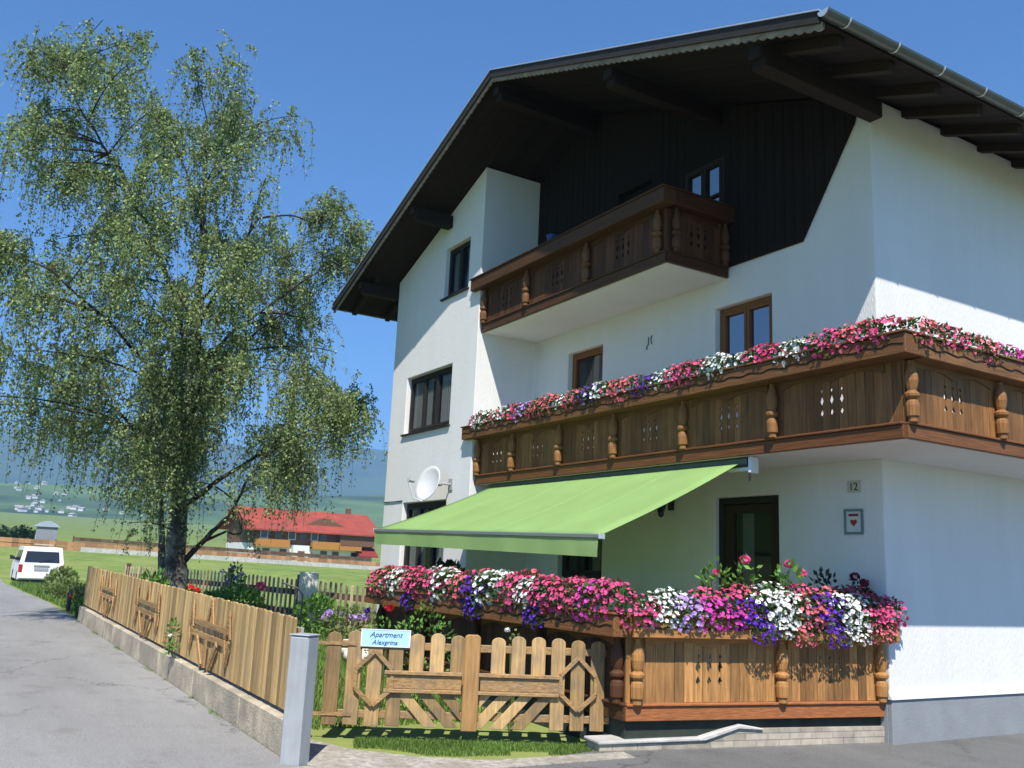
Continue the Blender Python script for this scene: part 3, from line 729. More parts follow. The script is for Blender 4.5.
part('cage', MB().lathe((-9.92, YF - .2, 2.39), [(.012, 0), (.045, .03), (.045, .04)], 6), M['black'], lamp)
def text(name, body, size, loc, rot, m, parent, shear=0.0, extrude=.0015):
    cu = bpy.data.curves.new(name, 'FONT'); cu.body = body; cu.size = size; cu.extrude = extrude; cu.shear = shear
    cu.align_x = 'CENTER'; cu.align_y = 'CENTER'; cu.resolution_u = 3
    cu.materials.append(m)
    tmp = bpy.data.objects.new('tmp', cu); COL.objects.link(tmp); bpy.context.view_layer.update()
    me = bpy.data.meshes.new_from_object(tmp.evaluated_get(bpy.context.evaluated_depsgraph_get())); bpy.data.objects.remove(tmp)
    o = bpy.data.objects.new(name, me); COL.objects.link(o); o.parent = parent
    o.location = Vector(loc) - base_of(parent); o.rotation_euler = rot
    return o
# house number plate: pale enamel with two figures on a scalloped ground
hn = thing('house_number', 'small pale house number plate high beside the wall corner', 'number plate', (-6.85, YF, 2.675))
FW = FX(YF)
part('plate', MB().prism([(-6.94, 2.61), (-6.76, 2.61), (-6.765, 2.675), (-6.76, 2.745), (-6.94, 2.745), (-6.935, 2.675)], FW, .003, .012), mat('number_plate_enamel', (.5, .5, .42), .4, .1, 20), hn)
text('numerals', '12', .125, (-6.85, YF - .013, 2.672), (R(90), 0, 0), M['groove'], hn)
sg = thing('wall_sign', 'small framed wall plaque with red heart beneath the number plate', 'plaque', (-6.86, YF, 2.285))
part('panel', MB().fbox(FW, -6.96, -6.76, .003, .012, 2.17, 2.40), mat('plaque_face', (.62, .62, .58), .5, .05), sg)
part('frame', MB().fbox(FW, -6.985, -6.96, .003, .025, 2.145, 2.425).fbox(FW, -6.76, -6.735, .003, .025, 2.145, 2.425).fbox(FW, -6.96, -6.76, .003, .025, 2.145, 2.17).fbox(FW, -6.96, -6.76, .003, .025, 2.40, 2.425), M['greentrim'], sg, bevel=.003)
ht = [(0.045 * (16 * math.sin(t) ** 3) / 16, .045 * (13 * math.cos(t) - 5 * math.cos(2 * t) - 2 * math.cos(3 * t) - math.cos(4 * t)) / 16) for t in [2 * math.pi * k / 24 for k in range(24)]]
part('heart_emblem', MB().prism([(-6.86 + a, 2.275 + b) for a, b in ht], FW, .0125, .016), mat('plaque_red', (.30, .03, .05), .5, .05), sg)
part('caption_line', MB().fbox(FW, -6.925, -6.795, .0125, .0155, 2.345, 2.372), mat('plaque_dark_red', (.22, .03, .05), .5, .1), sg)
orn = thing('wall_ornament', 'tiny black wrought iron ornament between the two first-floor windows', 'ornament', (-10.45, YF, 5.03))
part('scroll', MB().tube([(-10.50, YF - .012, 4.93), (-10.52, YF - .012, 4.97), (-10.48, YF - .012, 5.0), (-10.47, YF - .012, 5.12)], .007, 5).tube([(-10.40, YF - .012, 5.0), (-10.42, YF - .012, 5.08), (-10.39, YF - .012, 5.13)], .007, 5), M['black'], orn)
dish = thing('satellite_dish', 'white round satellite dish bracketed to the wall of the projecting bay', 'satellite dish', (-14.35, YP, 3.0))
def dish_build():
    c = Vector((-14.55, YP - .36, 3.0)); ax = Vector((.22, -.9, .30)).normalized(); a = ax.orthogonal().normalized(); b = ax.cross(a); n = 24
    up = Vector((0, 0, 1)); a = (up - ax * up.dot(ax)).normalized(); b = ax.cross(a)
    vs = [tuple(c - ax * .09)]; fs = []
    rs = (.1, .19, .27, .335)
    for r in rs:
        for k in range(n):
            t = 2 * math.pi * k / n; vs.append(tuple(c - ax * (.09 * (1 - (r / .335) ** 2)) + (a * math.cos(t) + b * math.sin(t) * .92) * r))
    for k in range(n): fs.append((0, 1 + k, 1 + (k + 1) % n))
    for i in range(len(rs) - 1):
        for k in range(n):
            k2 = (k + 1) % n; fs.append((1 + i * n + k, 1 + (i + 1) * n + k, 1 + (i + 1) * n + k2, 1 + i * n + k2))
    o = part('reflector', MB().add(vs, fs), mat('dish_grey', (.52, .53, .52), .5, .05), dish, smooth=True)
    md = o.modifiers.new('thick', 'SOLIDIFY'); md.thickness = .012
    lo = c - a * .34
    hd = c + ax * .42 - a * .12
    part('feed_arm', MB().tube([lo, lo + ax * .2 - a * .02, hd], .014, 6), M['whitemetal'], dish)
    part('receiver', MB().tube([hd, hd - ax * .12 + a * .03], .03, 8).tube([hd + a * .02, hd + a * .09], .016, 6), M['greypost'], dish)
    part('bracket', MB().tube([c - ax * .1, c - ax * .1 + Vector((.1, .14, .02)), (-14.35, YP - .2, 3.0), (-14.35, YP + .0, 3.0)], .022, 8).box(-14.42, -14.28, YP - .02, YP - .003, 2.9, 3.1), M['greypost'], dish)
dish_build()
wl = thing('cable_duct', 'thin grey cable running along the bay wall at window-head height', 'cable', (-16.7, YP, 2.79))
part('cable_run', MB().tube([(-17.19, YP - .012, 2.79), (-16.8, YP - .014, 2.785), (-16.32, YP - .012, 2.79)], .010, 5), M['gutter'], wl)

# ------------------------------------------------------------------ terrace: floor, brick base, wooden parapet
TA, TB = Vector((-7.06, 5.66, 0)), Vector((-6.53, 8.64, 0))
td = (TB - TA).normalized(); tn = Vector((td.y, -td.x, 0)); TL = (TB - TA).length
FT = lambda s, o, z: tuple(TA + td * s + tn * o + Vector((0, 0, z)))
TFY = 5.66
FTF = lambda s, o, z: (s, TFY - o, z)
ter = thing('brick_terrace', 'low pale brick base with concrete coping under the wooden terrace parapet', 'terrace', (-9.9, 7.2, 0))
fb = MB().add([(-12.9, TFY + .1, .12), (-7.16, TFY + .1, .12), (-6.6, YF - .01, .12), (XP + .02, YF - .01, .12), (-13.6, 7.4, .12), (-12.9, TFY + .1, .26), (-7.16, TFY + .1, .26), (-6.6, YF - .01, .26), (XP + .02, YF - .01, .26), (-13.6, 7.4, .26)],
     [(4, 3, 2, 1, 0), (5, 6, 7, 8, 9), (0, 1, 6, 5), (1, 2, 7, 6), (2, 3, 8, 7), (3, 4, 9, 8), (4, 0, 5, 9)])
part('floor_slab', fb, mat('terrace_floor_tile', (.33, .29, .25), .8, .15, 5), ter)
bk = MB()
bk.prism([(-.28, -.1), (TL, -.1), (TL, .16), (1.25, .17), (.85, .07), (-.28, .06)], FT, -.25, .02)
part('brick_wall', bk, M['brick'], ter)
cpn = MB()
cpn.prism([(-.3, .062), (.84, .073), (1.22, .173), (1.5, .155), (1.5, .172), (1.24, .215), (.78, .105), (-.3, .092)], FT, -.27, .045)
part('coping', cpn, M['concrete2'], ter, bevel=.008)
part('gap_shade_board', MB().fbox(FT, .0, TL, -.095, -.03, .05, .262).fbox(FTF, -12.9, -7.13, -.095, -.03, -.05, .262), mat('gap_shade_dark', (.03, .04, .03), .9, .3), ter)  # near-black board whose colour stands for the shade in the gap below the skirting
par = thing('terrace_parapet', 'carved wooden terrace parapet with a flower box rail by the garden gate', 'parapet', (-7.06, 5.66, .27))
tm = (M['terr_v'], M['terr_y'], M['tskirt_y'], M['tpost']); tm_shaded = (M['upper_v'], M['terr_x'], M['upper_x'], M['upper_v'])  # front and left faces get darker wood, their shade put into the colour
balcony_side(par, FT, -.02, TL, .255, [.08, 1.72, 2.98], tm, (.0, .12), fas=.165)
balcony_side(par, FTF, -12.75, -7.05, .255, [-12.7, -11.3, -9.9, -8.5, -7.14], tm_shaded, (.1, .1), fas=.25, holes=False)
FTL = lambda s, o, z: (-12.75 - o, 7.3 - s, z)
balcony_side(par, FTL, 0.0, 1.6, .255, [.1, 1.5], tm_shaded, (0, 0), fas=.15, holes=False, carve=False)

# ------------------------------------------------------------------ roadside fence on its concrete kerb wall
FY = 2.63
kw = thing('kerb_wall', 'long low stained concrete wall carrying the roadside plank fence', 'low wall', (-7.75, FY, 0))
kb = MB(); xs_ = [-7.72, -9.1, -11.0, -12.9, -14.8, -16.7, -18.6, -20.4, -21.2]
for a, b in zip(xs_[:-1], xs_[1:]):
    za, zb = gh(a, 0), gh(b, 0); g = .006
    kb.hexa([(b + g, FY, zb - .3), (a, FY, za - .3), (a, FY + .2, za - .3), (b + g, FY + .2, zb - .3), (b + g, FY, zb + .285), (a, FY, za + .285), (a, FY + .2, za + .285), (b + g, FY + .2, zb + .285)], rnd.uniform(-1, 1))
part('kerb_wall_body', kb, M['concrete'], kw, bevel=.012)
fn = thing('plank_fence', 'close-boarded yellow-brown plank fence with three carved crown motifs along the road', 'fence', (-7.95, FY, .3))
FF = lambda s, o, z: (s, FY + .075 - o, z + gh(s, 0))
pk = MB(); x = -7.90
while x > -21.15:
    w = .082; t = rnd.uniform(-1, 1); zt = 1.095 + rnd.uniform(-.006, .006); o_ = rnd.uniform(0, .008)
    pk.prism([(x - w + .006, .325), (x - .003, .325), (x - .003, zt - .012), (x - .02, zt), (x - w + .022, zt), (x - w + .006, zt - .012)], FF, -.018 + o_, .004 + o_, t); x -= w
part('planks', pk, M['fence'], fn)
rl = MB()
for zz in (.5, .92): rl.hexa([FF(-21.1, -.02, zz), FF(-7.95, -.02, zz), FF(-7.95, -.07, zz), FF(-21.1, -.07, zz), FF(-21.1, -.02, zz + .08), FF(-7.95, -.02, zz + .08), FF(-7.95, -.07, zz + .08), FF(-21.1, -.07, zz + .08)])
part('back_rails', rl, M['fence_x'], fn)
for x in (-8.05, -10, -12, -14, -16, -18, -20, -21.17):
    part('fence_post', MB().hexa([FF(x - .03, -.07, .2), FF(x + .03, -.07, .2), FF(x + .03, -.12, .2), FF(x - .03, -.12, .2), FF(x - .03, -.07, 1.0), FF(x + .03, -.07, 1.0), FF(x + .03, -.12, 1.0), FF(x - .03, -.12, 1.0)]), M['greypost'], fn)
def motif(cx):
    """battens nailed on the planks: spire, side lozenges, two cross bars, hanging slats"""
    mb = MB(); o0, o1 = .013, .030
    def st(a, z0_, b, z1_, w=.055):
        d = Vector((b - a, z1_ - z0_)).normalized(); n_ = Vector((-d.y, d.x)) * w / 2
        mb.prism([(a - n_.x, z0_ - n_.y), (b - n_.x, z1_ - n_.y), (b + n_.x, z1_ + n_.y), (a + n_.x, z0_ + n_.y)], FF, o0 + st.k * .002, o1 + st.k * .002, rnd.uniform(-.6, .6)); st.k += 1
    st.k = 0
    st(cx - .14, .80, cx - .01, 1.07); st(cx + .14, .80, cx + .01, 1.07)
    st(cx - .8, .79, cx + .8, .79, .06); st(cx - .8, .66, cx + .8, .66, .06)
    for sx_ in (-1, 1):
        p = cx + sx_ * .82
        st(p - .1, .72, p, 1.0, .04); st(p + .1, .72, p, 1.0, .04); st(p - .1, .70, p, .45, .04); st(p + .1, .70, p, .45, .04)
    st(cx - .45, .63, cx - .16, .34, .07); st(cx + .45, .63, cx + .16, .34, .07); st(cx, .63, cx, .34, .07)
    part('crown_motif', mb, M['motif'], fn)
for cx in (-10.7, -14.37, -18.05): motif(cx)
gp = thing('grey_post', 'smooth light grey square pillar standing between road fence and garden gate', 'pillar', (-7.5, 2.6, 0))
def gpost():
    c = Vector((-7.53, 2.66, 0)); a = R(38); ca, sa = math.cos(a), math.sin(a)
    F = lambda s, o, z: (c.x + s * ca - o * sa, c.y + s * sa + o * ca, z)
    part('pillar_shaft', MB().fbox(F, -.085, .095, -.085, .085, -.2, .985), M['greypost'], gp, bevel=.014)
    part('pillar_cap', MB().fbox(F, -.089, .099, -.089, .089, .987, 1.0), M['greypost'], gp, bevel=.005)
gpost()

# ------------------------------------------------------------------ garden gate
GA, GB = Vector((-8.50, 3.20, 0)), Vector((-7.36, 5.66, 0)); gd = (GB - GA).normalized(); gn = Vector((gd.y, -gd.x, 0)); GL = (GB - GA).length
FG = lambda s, o, z: tuple(GA + gd * s + gn * o + Vector((0, 0, z)))
gate = thing('garden_gate', 'weathered double picket gate with round-topped slats and lozenge motifs', 'gate', tuple(GA))
def gate_build():
    n = 14; pit = GL / n
    pk = [MB(), MB()]
    mid = 7
    for i in range(n):
        if i == mid: continue
        s = pit * (i + .5) - (.03 if i < mid else -.03) * 0; w = .068; t = rnd.uniform(-1, 1); z0_, zt = .115, .955 + rnd.uniform(-.01, .01)
        if 3 <= i <= 6 or 8 <= i <= 11:
            if i in (3, 11): lo = z0_
            else: lo = .50
        else: lo = z0_
        poly = [(s - w, lo + rnd.uniform(-.008, .008)), (s + w, lo)] + [(s + w * math.cos(math.pi * k / 8), zt - .05 + .05 * math.sin(math.pi * k / 8)) for k in range(9)]
        pk[0 if i < mid else 1].prism(poly, FG, -.012, .012 + rnd.uniform(0, .003), t)
    for k in range(2): part('pickets', pk[k], M['gate'], gate, bevel=.004)
    ms = pit * 7.2
    part('centre_post', MB().prism([(ms - .075, .09), (ms + .075, .09), (ms + .075, .945), (ms + .05, .965), (ms - .05, .965), (ms - .075, .945)], FG, -.02, .052), wood('gate_centre_wood', (.36, .20, .075), GV, .25, .2), gate, bevel=.008)
    rl = MB().fbox(FG, .02, GL + .07, -.05, -.0135, .80, .87).fbox(FG, .02, GL + .07, -.05, -.0135, .18, .25)
    part('back_rails', rl, M['gate_h'], gate, bevel=.005)
    # raised middle band
    for a, b in ((pit * 3.1, ms - .088), (ms + .088, pit * 11.55)):
        part('cross_panel', MB().fbox(FG, a, b, .0155, .03, .455, .58).fbox(FG, a - .02, b, .0155, .055, .582, .617, .3).fbox(FG, a - .02, b, .0155, .055, .42, .453, .3), M['gate_h'], gate, bevel=.004)
    # slanted slats under the band, fanning to the centre post
    for sgn, a in ((1, pit * 3.9), (-1, pit * 11.0)):
        mb = MB()
        for k in range(4):
            s0 = a + sgn * k * .2; h = .42 - .115
            top, bot = s0 - sgn * .0, s0 + sgn * .28
            lim = ms - sgn * .09
            w = .065
            poly = [(top - w, .418), (top + w, .418), (bot + w, .115), (bot - w, .115)]
            # clip at the centre post
            cl = []
            for i in range(4):
                p, q = poly[i], poly[(i + 1) % 4]
                ip = (p[0] - lim) * sgn < 0; iq = (q[0] - lim) * sgn < 0
                if ip: cl.append(p)
                if ip != iq:
                    t = (lim - p[0]) / (q[0] - p[0]); cl.append((lim, p[1] + (q[1] - p[1]) * t))
            if len(cl) >= 3: mb.prism(cl, FG, -.008, .014, rnd.uniform(-1, 1))
        part('slanted_slats', mb, M['gate'], gate, bevel=.003)
    for c in (pit * 2.5, pit * 12.5):
        mb = MB(); k = 0
        for (a, z0_, b, z1_) in ((-.17, .62, 0, .79), (.17, .62, 0, .79), (-.17, .45, 0, .30), (.17, .45, 0, .30)):
            d = Vector((b - a, z1_ - z0_)).normalized(); n_ = Vector((-d.y, d.x)) * .02
            mb.prism([(c + a - n_.x, z0_ - n_.y), (c + b - n_.x, z1_ - n_.y), (c + b + n_.x, z1_ + n_.y), (c + a + n_.x, z0_ + n_.y)], FG, .016, .045 + k * .002, rnd.uniform(-.5, .5)); k += 1
        for a in (-.17, .17): mb.fbox(FG, c + a - .018, c + a + .018, .016, .04, .45, .62)
        part('lozenge', mb, M['gate_h'], gate, bevel=.003)
    for z_ in (.83, .2): part('hinge', MB().fbox(FG, -.05, .3, .0165, .024, z_, z_ + .03), M['gate_h'], gate)
gate_build()
gpo = thing('gate_post', 'thin dark steel gate post with red foot beside the terrace parapet', 'post', FG(GL + .13, -.03, 0))
part('steel_tube', MB().tube([FG(GL + .13, -.03, .3), FG(GL + .13, -.03, .98)], .026, 8), M['black'], gpo)
part('red_foot', MB().tube([FG(GL + .13, -.03, .0), FG(GL + .13, -.03, .3)], .028, 8).fbox(FG, GL + .04, GL + .22, -.09, .04, .0, .02), M['redpaint'], gpo)
# sign on the gate
pit = GL / 14
SS0, SS1 = pit * 1.75, pit * 4.15
sgn = thing('gate_sign', 'light blue lettered name sign screwed to the top of the gate', 'sign', FG((SS0 + SS1) / 2, .03, .9))
part('board', MB().fbox(FG, SS0, SS1, .017, .03, .825, .985), M['enamel'], sgn, bevel=.003)
part('border', MB().fbox(FG, SS0, SS1, .031, .033, .977, .985).fbox(FG, SS0, SS1, .031, .033, .825, .832).fbox(FG, SS0, SS0 + .012, .031, .033, .823, .977).fbox(FG, SS1 - .012, SS1, .031, .033, .823, .977), M['whitemetal'], sgn)
ga = math.atan2(gd.y, gd.x)
text('lettering', 'Apartment', .068, FG((SS0 + SS1) / 2, .032, .935), (R(90), 0, ga), M['ink'], sgn, .35)
text('lettering', 'Alexgrina', .062, FG((SS0 + SS1) / 2 - .01, .032, .865), (R(90), 0, ga), M['ink'], sgn, .35)

# ------------------------------------------------------------------ flowers
def blossom(mb, c, d, r, rg, depth=.35, n=10):
    d = Vector(d).normalized(); a = d.orthogonal().normalized(); b = d.cross(a); c = Vector(c)
    ph = rg.uniform(0, 6.28); o = len(mb.v); t = rg.uniform(-.6, .6)
    mb.v.append(tuple(c - d * r * depth))
    for k in range(n):
        q = r * (1.0 if k % 2 == 0 else .84) * rg.uniform(.93, 1.05)
        an = ph + 2 * math.pi * k / n
        mb.v.append(tuple(c + (a * math.cos(an) + b * math.sin(an)) * q + d * rg.uniform(-.006, .006)))
    for k in range(n):
        mb.f.append((o, o + 1 + k, o + 1 + (k + 1) % n)); mb.t.append(t)
def leafq(mb, c, d, up, L, w, tone):
    c = Vector(c); d = Vector(d).normalized(); s = d.cross(Vector(up))
    if s.length < 1e-3: s = d.orthogonal()
    s.normalize(); nrm = s.cross(d)
    mb.add([tuple(c), tuple(c + d * L * .5 + s * w - nrm * w * .25), tuple(c + d * L - nrm * L * .12), tuple(c + d * L * .5 - s * w - nrm * w * .25)], [(0, 1, 2, 3)], tone)
def petunia_mesh(seed, hw, n_b, n_l, r=.032, hang=.12, dep=.14, top=.19):
    """foliage cushion with trumpet blossoms; local: x along the rail, -y outward, z up from the rail"""
    rg = random.Random(seed); fo = MB(); bl = MB()
    def pt(sh):
        u = rg.uniform(-1, 1); x = hw * u; k = math.sqrt(max(0, 1 - abs(u) ** 2.4))
        th = rg.uniform(-.75, 2.5)                       # angle round the cushion: from hanging front over the top to the back
        ry = dep * (.45 + .55 * k); rz_ = (top if th > 0 else hang * 1.6) * (.45 + .55 * k)
        return Vector((x, -math.cos(th) * ry * sh, math.sin(th) * rz_ * sh)), Vector((u * .35, -math.cos(th), math.sin(th) + .25))
    for i in range(n_l):
        p, d = pt(rg.uniform(.35, 1.0))
        d = d + Vector((rg.gauss(0, .6), rg.gauss(0, .5), rg.gauss(0, .5)))
        leafq(fo, p, d, (rg.gauss(0, .4), rg.gauss(0, .4), 1), rg.uniform(.035, .065), rg.uniform(.012, .02), rg.uniform(-1, .8))
    for i in range(n_b):
        p, d = pt(rg.uniform(.95, 1.18))
        d = d + Vector((rg.gauss(0, .3), rg.gauss(0, .3) - .25, rg.gauss(0, .3)))
        blossom(bl, p, d, r * rg.uniform(.75, 1.15), rg)
    return fo.mesh('foliage'), bl.mesh('blossoms')
PM = [petunia_mesh(100 + i, .27, 62, 190, r=.0275, top=.17, hang=.11) for i in range(4)]
PMT = [petunia_mesh(200 + i, .26, 74, 230, r=.030, hang=.12, top=.19) for i in range(4)]
PMESH = {}
def petal_mesh(me, key, colname):
    k = (key, colname)
    if k not in PMESH:
        m2 = me.copy(); m2.materials.append(PET[colname]); PMESH[k] = m2
    return PMESH[k]
for lst in (PM, PMT):
    for a, b in lst: a.materials.append(M['foliage'])
def petunia(pool, i, col, loc, rzr, label, group, scale=1.0):
    t = thing('petunia', label, 'flowers', loc, group); t.rotation_euler = (0, 0, rzr); t.scale = (scale,) * 3
    fo, bl = pool[i % 4]
    for nm, me in (('foliage', fo), ('blossoms', petal_mesh(bl, (id(pool), i % 4), col))):
        o = bpy.data.objects.new(nm, me); COL.objects.link(o); o.parent = t
    return t
ORD = ['first', 'second', 'third', 'fourth', 'fifth', 'sixth', 'seventh', 'eighth', 'ninth', 'tenth', 'eleventh', 'twelfth']
def row(pool, cols, P0, P1, z, rzr, place, group, scale=1.0, jitter=.03):
    seen = {}
    for i, c in enumerate(cols):
        u = (i + .5) / len(cols); p = Vector(P0) + (Vector(P1) - Vector(P0)) * u
        seen[c] = seen.get(c, 0) + 1; tot = cols.count(c)
        lab = ('the only %s petunia clump %s' % (c, place)) if tot == 1 else ('%s %s petunia clump %s' % (ORD[seen[c] - 1], c, place))
        petunia(pool, i * 7 % 4 + (i // 4) % 2, c, (p.x + (rnd.uniform(-jitter, jitter) * (3 if abs(P1[0] - P0[0]) > .5 else 1)), p.y + rnd.uniform(-jitter, jitter), z + rnd.uniform(-.02, .03)), rzr, lab, group, scale * rnd.uniform(.88, 1.15))
bal_cols = ['pink', 'white', 'coral', 'white', 'pink', 'lilac', 'coral', 'coral', 'white', 'coral', 'purple', 'white', 'coral', 'coral', 'purple', 'white', 'pink', 'pink', 'white', 'white', 'pink', 'pink', 'white', 'pink', 'coral', 'pink']
row(PM, bal_cols, (-13.65, 7.50), (-5.42, 7.50), 3.97, 0, 'counted from the left along the front balcony rail', 'petunias along the first-floor balcony')
side_cols = ['coral', 'pink', 'coral', 'magenta', 'pink', 'magenta', 'coral', 'pink']
row(PM, side_cols, (-5.30, 7.5), (-5.30, 11.4), 3.96, R(90), 'counted from the corner along the right balcony side', 'petunias along the first-floor balcony', .92)
tf_cols = ['pink', 'white', 'coral', 'purple', 'pink', 'coral', 'white', 'coral', 'white', 'pink', 'pink']
row(PMT, ['pink', 'coral', 'white', 'coral', 'pink', 'pink', 'white', 'coral', 'purple', 'white', 'pink', 'white', 'pink', 'pink', 'magenta', 'pink'], (-12.85, 5.52), (-6.9, 5.52), 1.30, 0, 'counted from the left on the front terrace box', 'petunias on the terrace parapet', 1.0)
row(PMT, ['coral', 'pink', 'pink', 'white', 'coral', 'pink', 'coral', 'white', 'coral', 'pink', 'pink', 'coral'], (-12.7, 5.68), (-7.3, 5.68), 1.37, 0, 'from the left in the back row of the front box', 'petunias on the terrace parapet', .95)
for i, (c, s_, z_) in enumerate((('white', .5, 1.3), ('pink', .95, 1.32), ('pink', 1.35, 1.36), ('white', 1.7, 1.4), ('pink', 2.1, 1.4), ('coral', 2.5, 1.38), ('pink', 2.85, 1.4))):
    petunia(PMT, i + 1, c, FT(s_, -.14, z_), math.atan2(td.y, td.x), '%s petunia clump in the back row of the sunlit terrace rail, %s from the gate' % (c, ORD[i]), 'petunias on the terrace parapet', .85)
hang_p = [(-11.4, 5.47), (-9.6, 5.46), (-8.3, 5.46)]
for (x, y), w in zip(hang_p, ('left', 'middle', 'right')):
    petunia(PMT, 1, 'purple', (x, y, 1.10), 0, 'purple petunias hanging low over the front terrace box, %s of three' % w, 'petunias on the terrace parapet', .8)
tr = [('pink', .05), ('white', .3), ('lilac', .58), ('magenta', .84), ('magenta', 1.06), ('purple', 1.28), ('white', 1.55), ('white', 1.75), ('coral', 2.0), ('purple', 2.22), ('white', 2.45), ('white', 2.62), ('pink', 2.8), ('pink', 2.98)]
seen = {}
for i, (c, s) in enumerate(tr):
    seen[c] = seen.get(c, 0) + 1; p = FT(s, .10, 1.225 + (.06 if s > 1.4 else 0))
    n_ = sum(1 for q in tr if q[0] == c)
    petunia(PMT, i, c, p, math.atan2(td.y, td.x), ('%s %s petunia clump on the sunlit terrace rail above the carved panels' % (ORD[seen[c] - 1], c)) if n_ > 1 else '%s petunia clump on the sunlit terrace rail' % c, 'petunias on the terrace parapet', .88 if s < 1.4 else .98)
for c, s, z, k in (('purple', 1.42, 1.09, 'under the white clump'), ('coral', 1.9, 1.07, 'below the pierced panel middle'), ('purple', 2.3, 1.06, 'hanging beside the white clump'), ('white', 2.55, 1.07, 'hanging lowest at the house end'), ('coral', 2.88, 1.1, 'over the last post by the house'), ('white', 1.62, 1.13, 'over the middle carved post')):
    petunia(PMT, int(s * 10), c, FT(s, .16, z), math.atan2(td.y, td.x), '%s petunias trailing over the sunlit terrace rail %s' % (c, k), 'petunias on the terrace parapet', .68)
# geraniums standing behind the rail
def bush(mb, c, rx_, ry_, rz_, n, L, rg, up=.5, tone=0.0):
    for i in range(n):
        v = Vector((rg.gauss(0, 1), rg.gauss(0, 1), rg.gauss(0, 1))).normalized() * rg.uniform(.45, 1) ** .5
        p = (c[0] + v.x * rx_, c[1] + v.y * ry_, c[2] + v.z * rz_)
        d = v + Vector((rg.gauss(0, .5), rg.gauss(0, .5), rg.gauss(0, .5) + up))
        leafq(mb, p, d, (rg.gauss(0, .5), rg.gauss(0, .5), 1), L * rg.uniform(.7, 1.3), L * .32, rg.uniform(-1, 1) * .8 + tone)
def plant(name, label, cat, loc, rx_, ry_, h, n, L, m, flowers=None, group=None, stems=True, seed=1):
    rg = random.Random(seed); t = thing(name, label, cat, loc, group)
    mb = MB(); bush(mb, (loc[0], loc[1], loc[2] + h * .55), rx_, ry_, h * .5, n, L, rg)
    part('foliage', mb, m, t, fix=False)
    if stems:
        sm = MB()
        for k in range(5):
            a = rg.uniform(0, 6.28); sm.tube([(loc[0] + .02 * math.cos(a), loc[1] + .02 * math.sin(a), loc[2]), (loc[0] + rx_ * .5 * math.cos(a), loc[1] + ry_ * .5 * math.sin(a), loc[2] + h * .75)], .006, 4)
        part('stems', sm, M['weed'], t)
    if flowers:
        fm, pts, r = flowers; mb = MB()
        for (x, y, z) in pts:
            st_ = 14
            for i in range(st_):
                v = Vector((rg.gauss(0, 1), rg.gauss(0, 1), rg.gauss(0, 1))).normalized()
                blossom(mb, (x + v.x * r, y + v.y * r, z + v.z * r * .8), v, r * .55, rg)
        part('blossoms', mb, fm, t, fix=False)
    return t
GPOS = [(1.12, .62, [(.0, .52)]), (1.5, .66, [(-.03, .66)]), (2.02, .66, [(0, .64), (.16, .55)]), (2.5, .56, [])]
for i, (s, h, fl) in enumerate(GPOS):
    b = FT(s, -.22, 1.12)
    pts = [tuple(Vector(FT(s + a, -.2, 1.14 + z))) for a, z in fl]
    plant('geranium', ['small pink geranium farthest left on the sunlit terrace rail', 'pink geranium with round flower head in front of the door edge', 'tall pink geranium with two heads in the middle of the terrace rail', 'dark leafy flowerless plant near the house end of the terrace rail'][i], 'geranium', b, .17, .14, h, 130, .075,
          M['garden'] if i < 3 else M['darkleaf'], (PET['pink'], pts, .05 if i else .035) if pts else None, 'geraniums behind the terrace rail', seed=40 + i)
plant('geranium', 'deep crimson geranium at the house end of the terrace rail', 'geranium', FT(2.85, -.15, 1.12), .14, .12, .55, 110, .06, M['darkleaf'], (PET['crimson'], [FT(2.85, -.15, 1.68), FT(2.95, -.12, 1.62)], .05), 'geraniums behind the terrace rail', seed=55)
plant('shrub', 'dark purple-leaved potted shrub on the terrace in front of the bay', 'shrub', (-12.95, 6.75, 1.0), .5, .3, .62, 900, .09, M['darkleaf'], None, seed=61)
for i, (x, y, z, lb) in enumerate(((-14.6, 7.05, 1.05, 'left'), (-14.0, 7.0, 1.0, 'right'))):
    petunia(PMT, i, ('pink', 'magenta')[i], (x, y, z + .25), 0, '%s petunia clump below the bay ground-floor window, %s of two' % (('pink', 'magenta')[i], lb), 'flowers under the bay window', 1.25)
wb = thing('window_box', 'dark wooden flower box under the bay ground-floor window', 'flower box', (-14.3, 7.2, 1.0))
part('box_body', MB().box(-15.1, -13.72, 6.95, 7.2, 1.02, 1.2), M['upper_x'], wb, bevel=.006)
part('box_bracket', MB().box(-14.9, -14.84, 7.0, 7.497, .96, 1.018).box(-14.0, -13.94, 7.0, 7.497, .96, 1.018), M['black'], wb)

# ------------------------------------------------------------------ garden
plant('rose_bush', 'bushy rose with one red bloom behind the gate', 'rose bush', (-9.15, 4.55, 0), .34, .34, 1.15, 420, .055, M['garden'], (M['rose_red'], [(-9.3, 4.2, 1.13)], .045), seed=70)
plant('rose_bush', 'sparser leafy bush left of the red rose behind the gate', 'bush', (-9.6, 4.25, 0), .2, .2, 1.0, 160, .05, M['garden'], (PET['purple'], [(-9.65, 4.1, 1.08)], .03), seed=71)
plant('vine', 'pale climbing stem with small leaves against the dark terrace parapet', 'climbing plant', (-8.35, 5.2, 0), .08, .08, 1.0, 50, .05, M['weed'], (PET['white'], [(-8.33, 5.1, .98)], .025), seed=72)
fence2 = thing('picket_fence', 'old weathered picket fence with dark rails across the back of the garden', 'fence', (-31.2, 5.2, .2))
PA, PB = Vector((-31.6, 5.1, 0)), Vector((-17.5, 7.75, 0)); pd = (PB - PA).normalized(); pn_ = Vector((pd.y, -pd.x, 0)); PL = (PB - PA).length
def FPK(s, o, z):
    p = PA + pd * s + pn_ * o; return (p.x, p.y, z + gh(p.x, p.y))
pk = MB(); s = .1
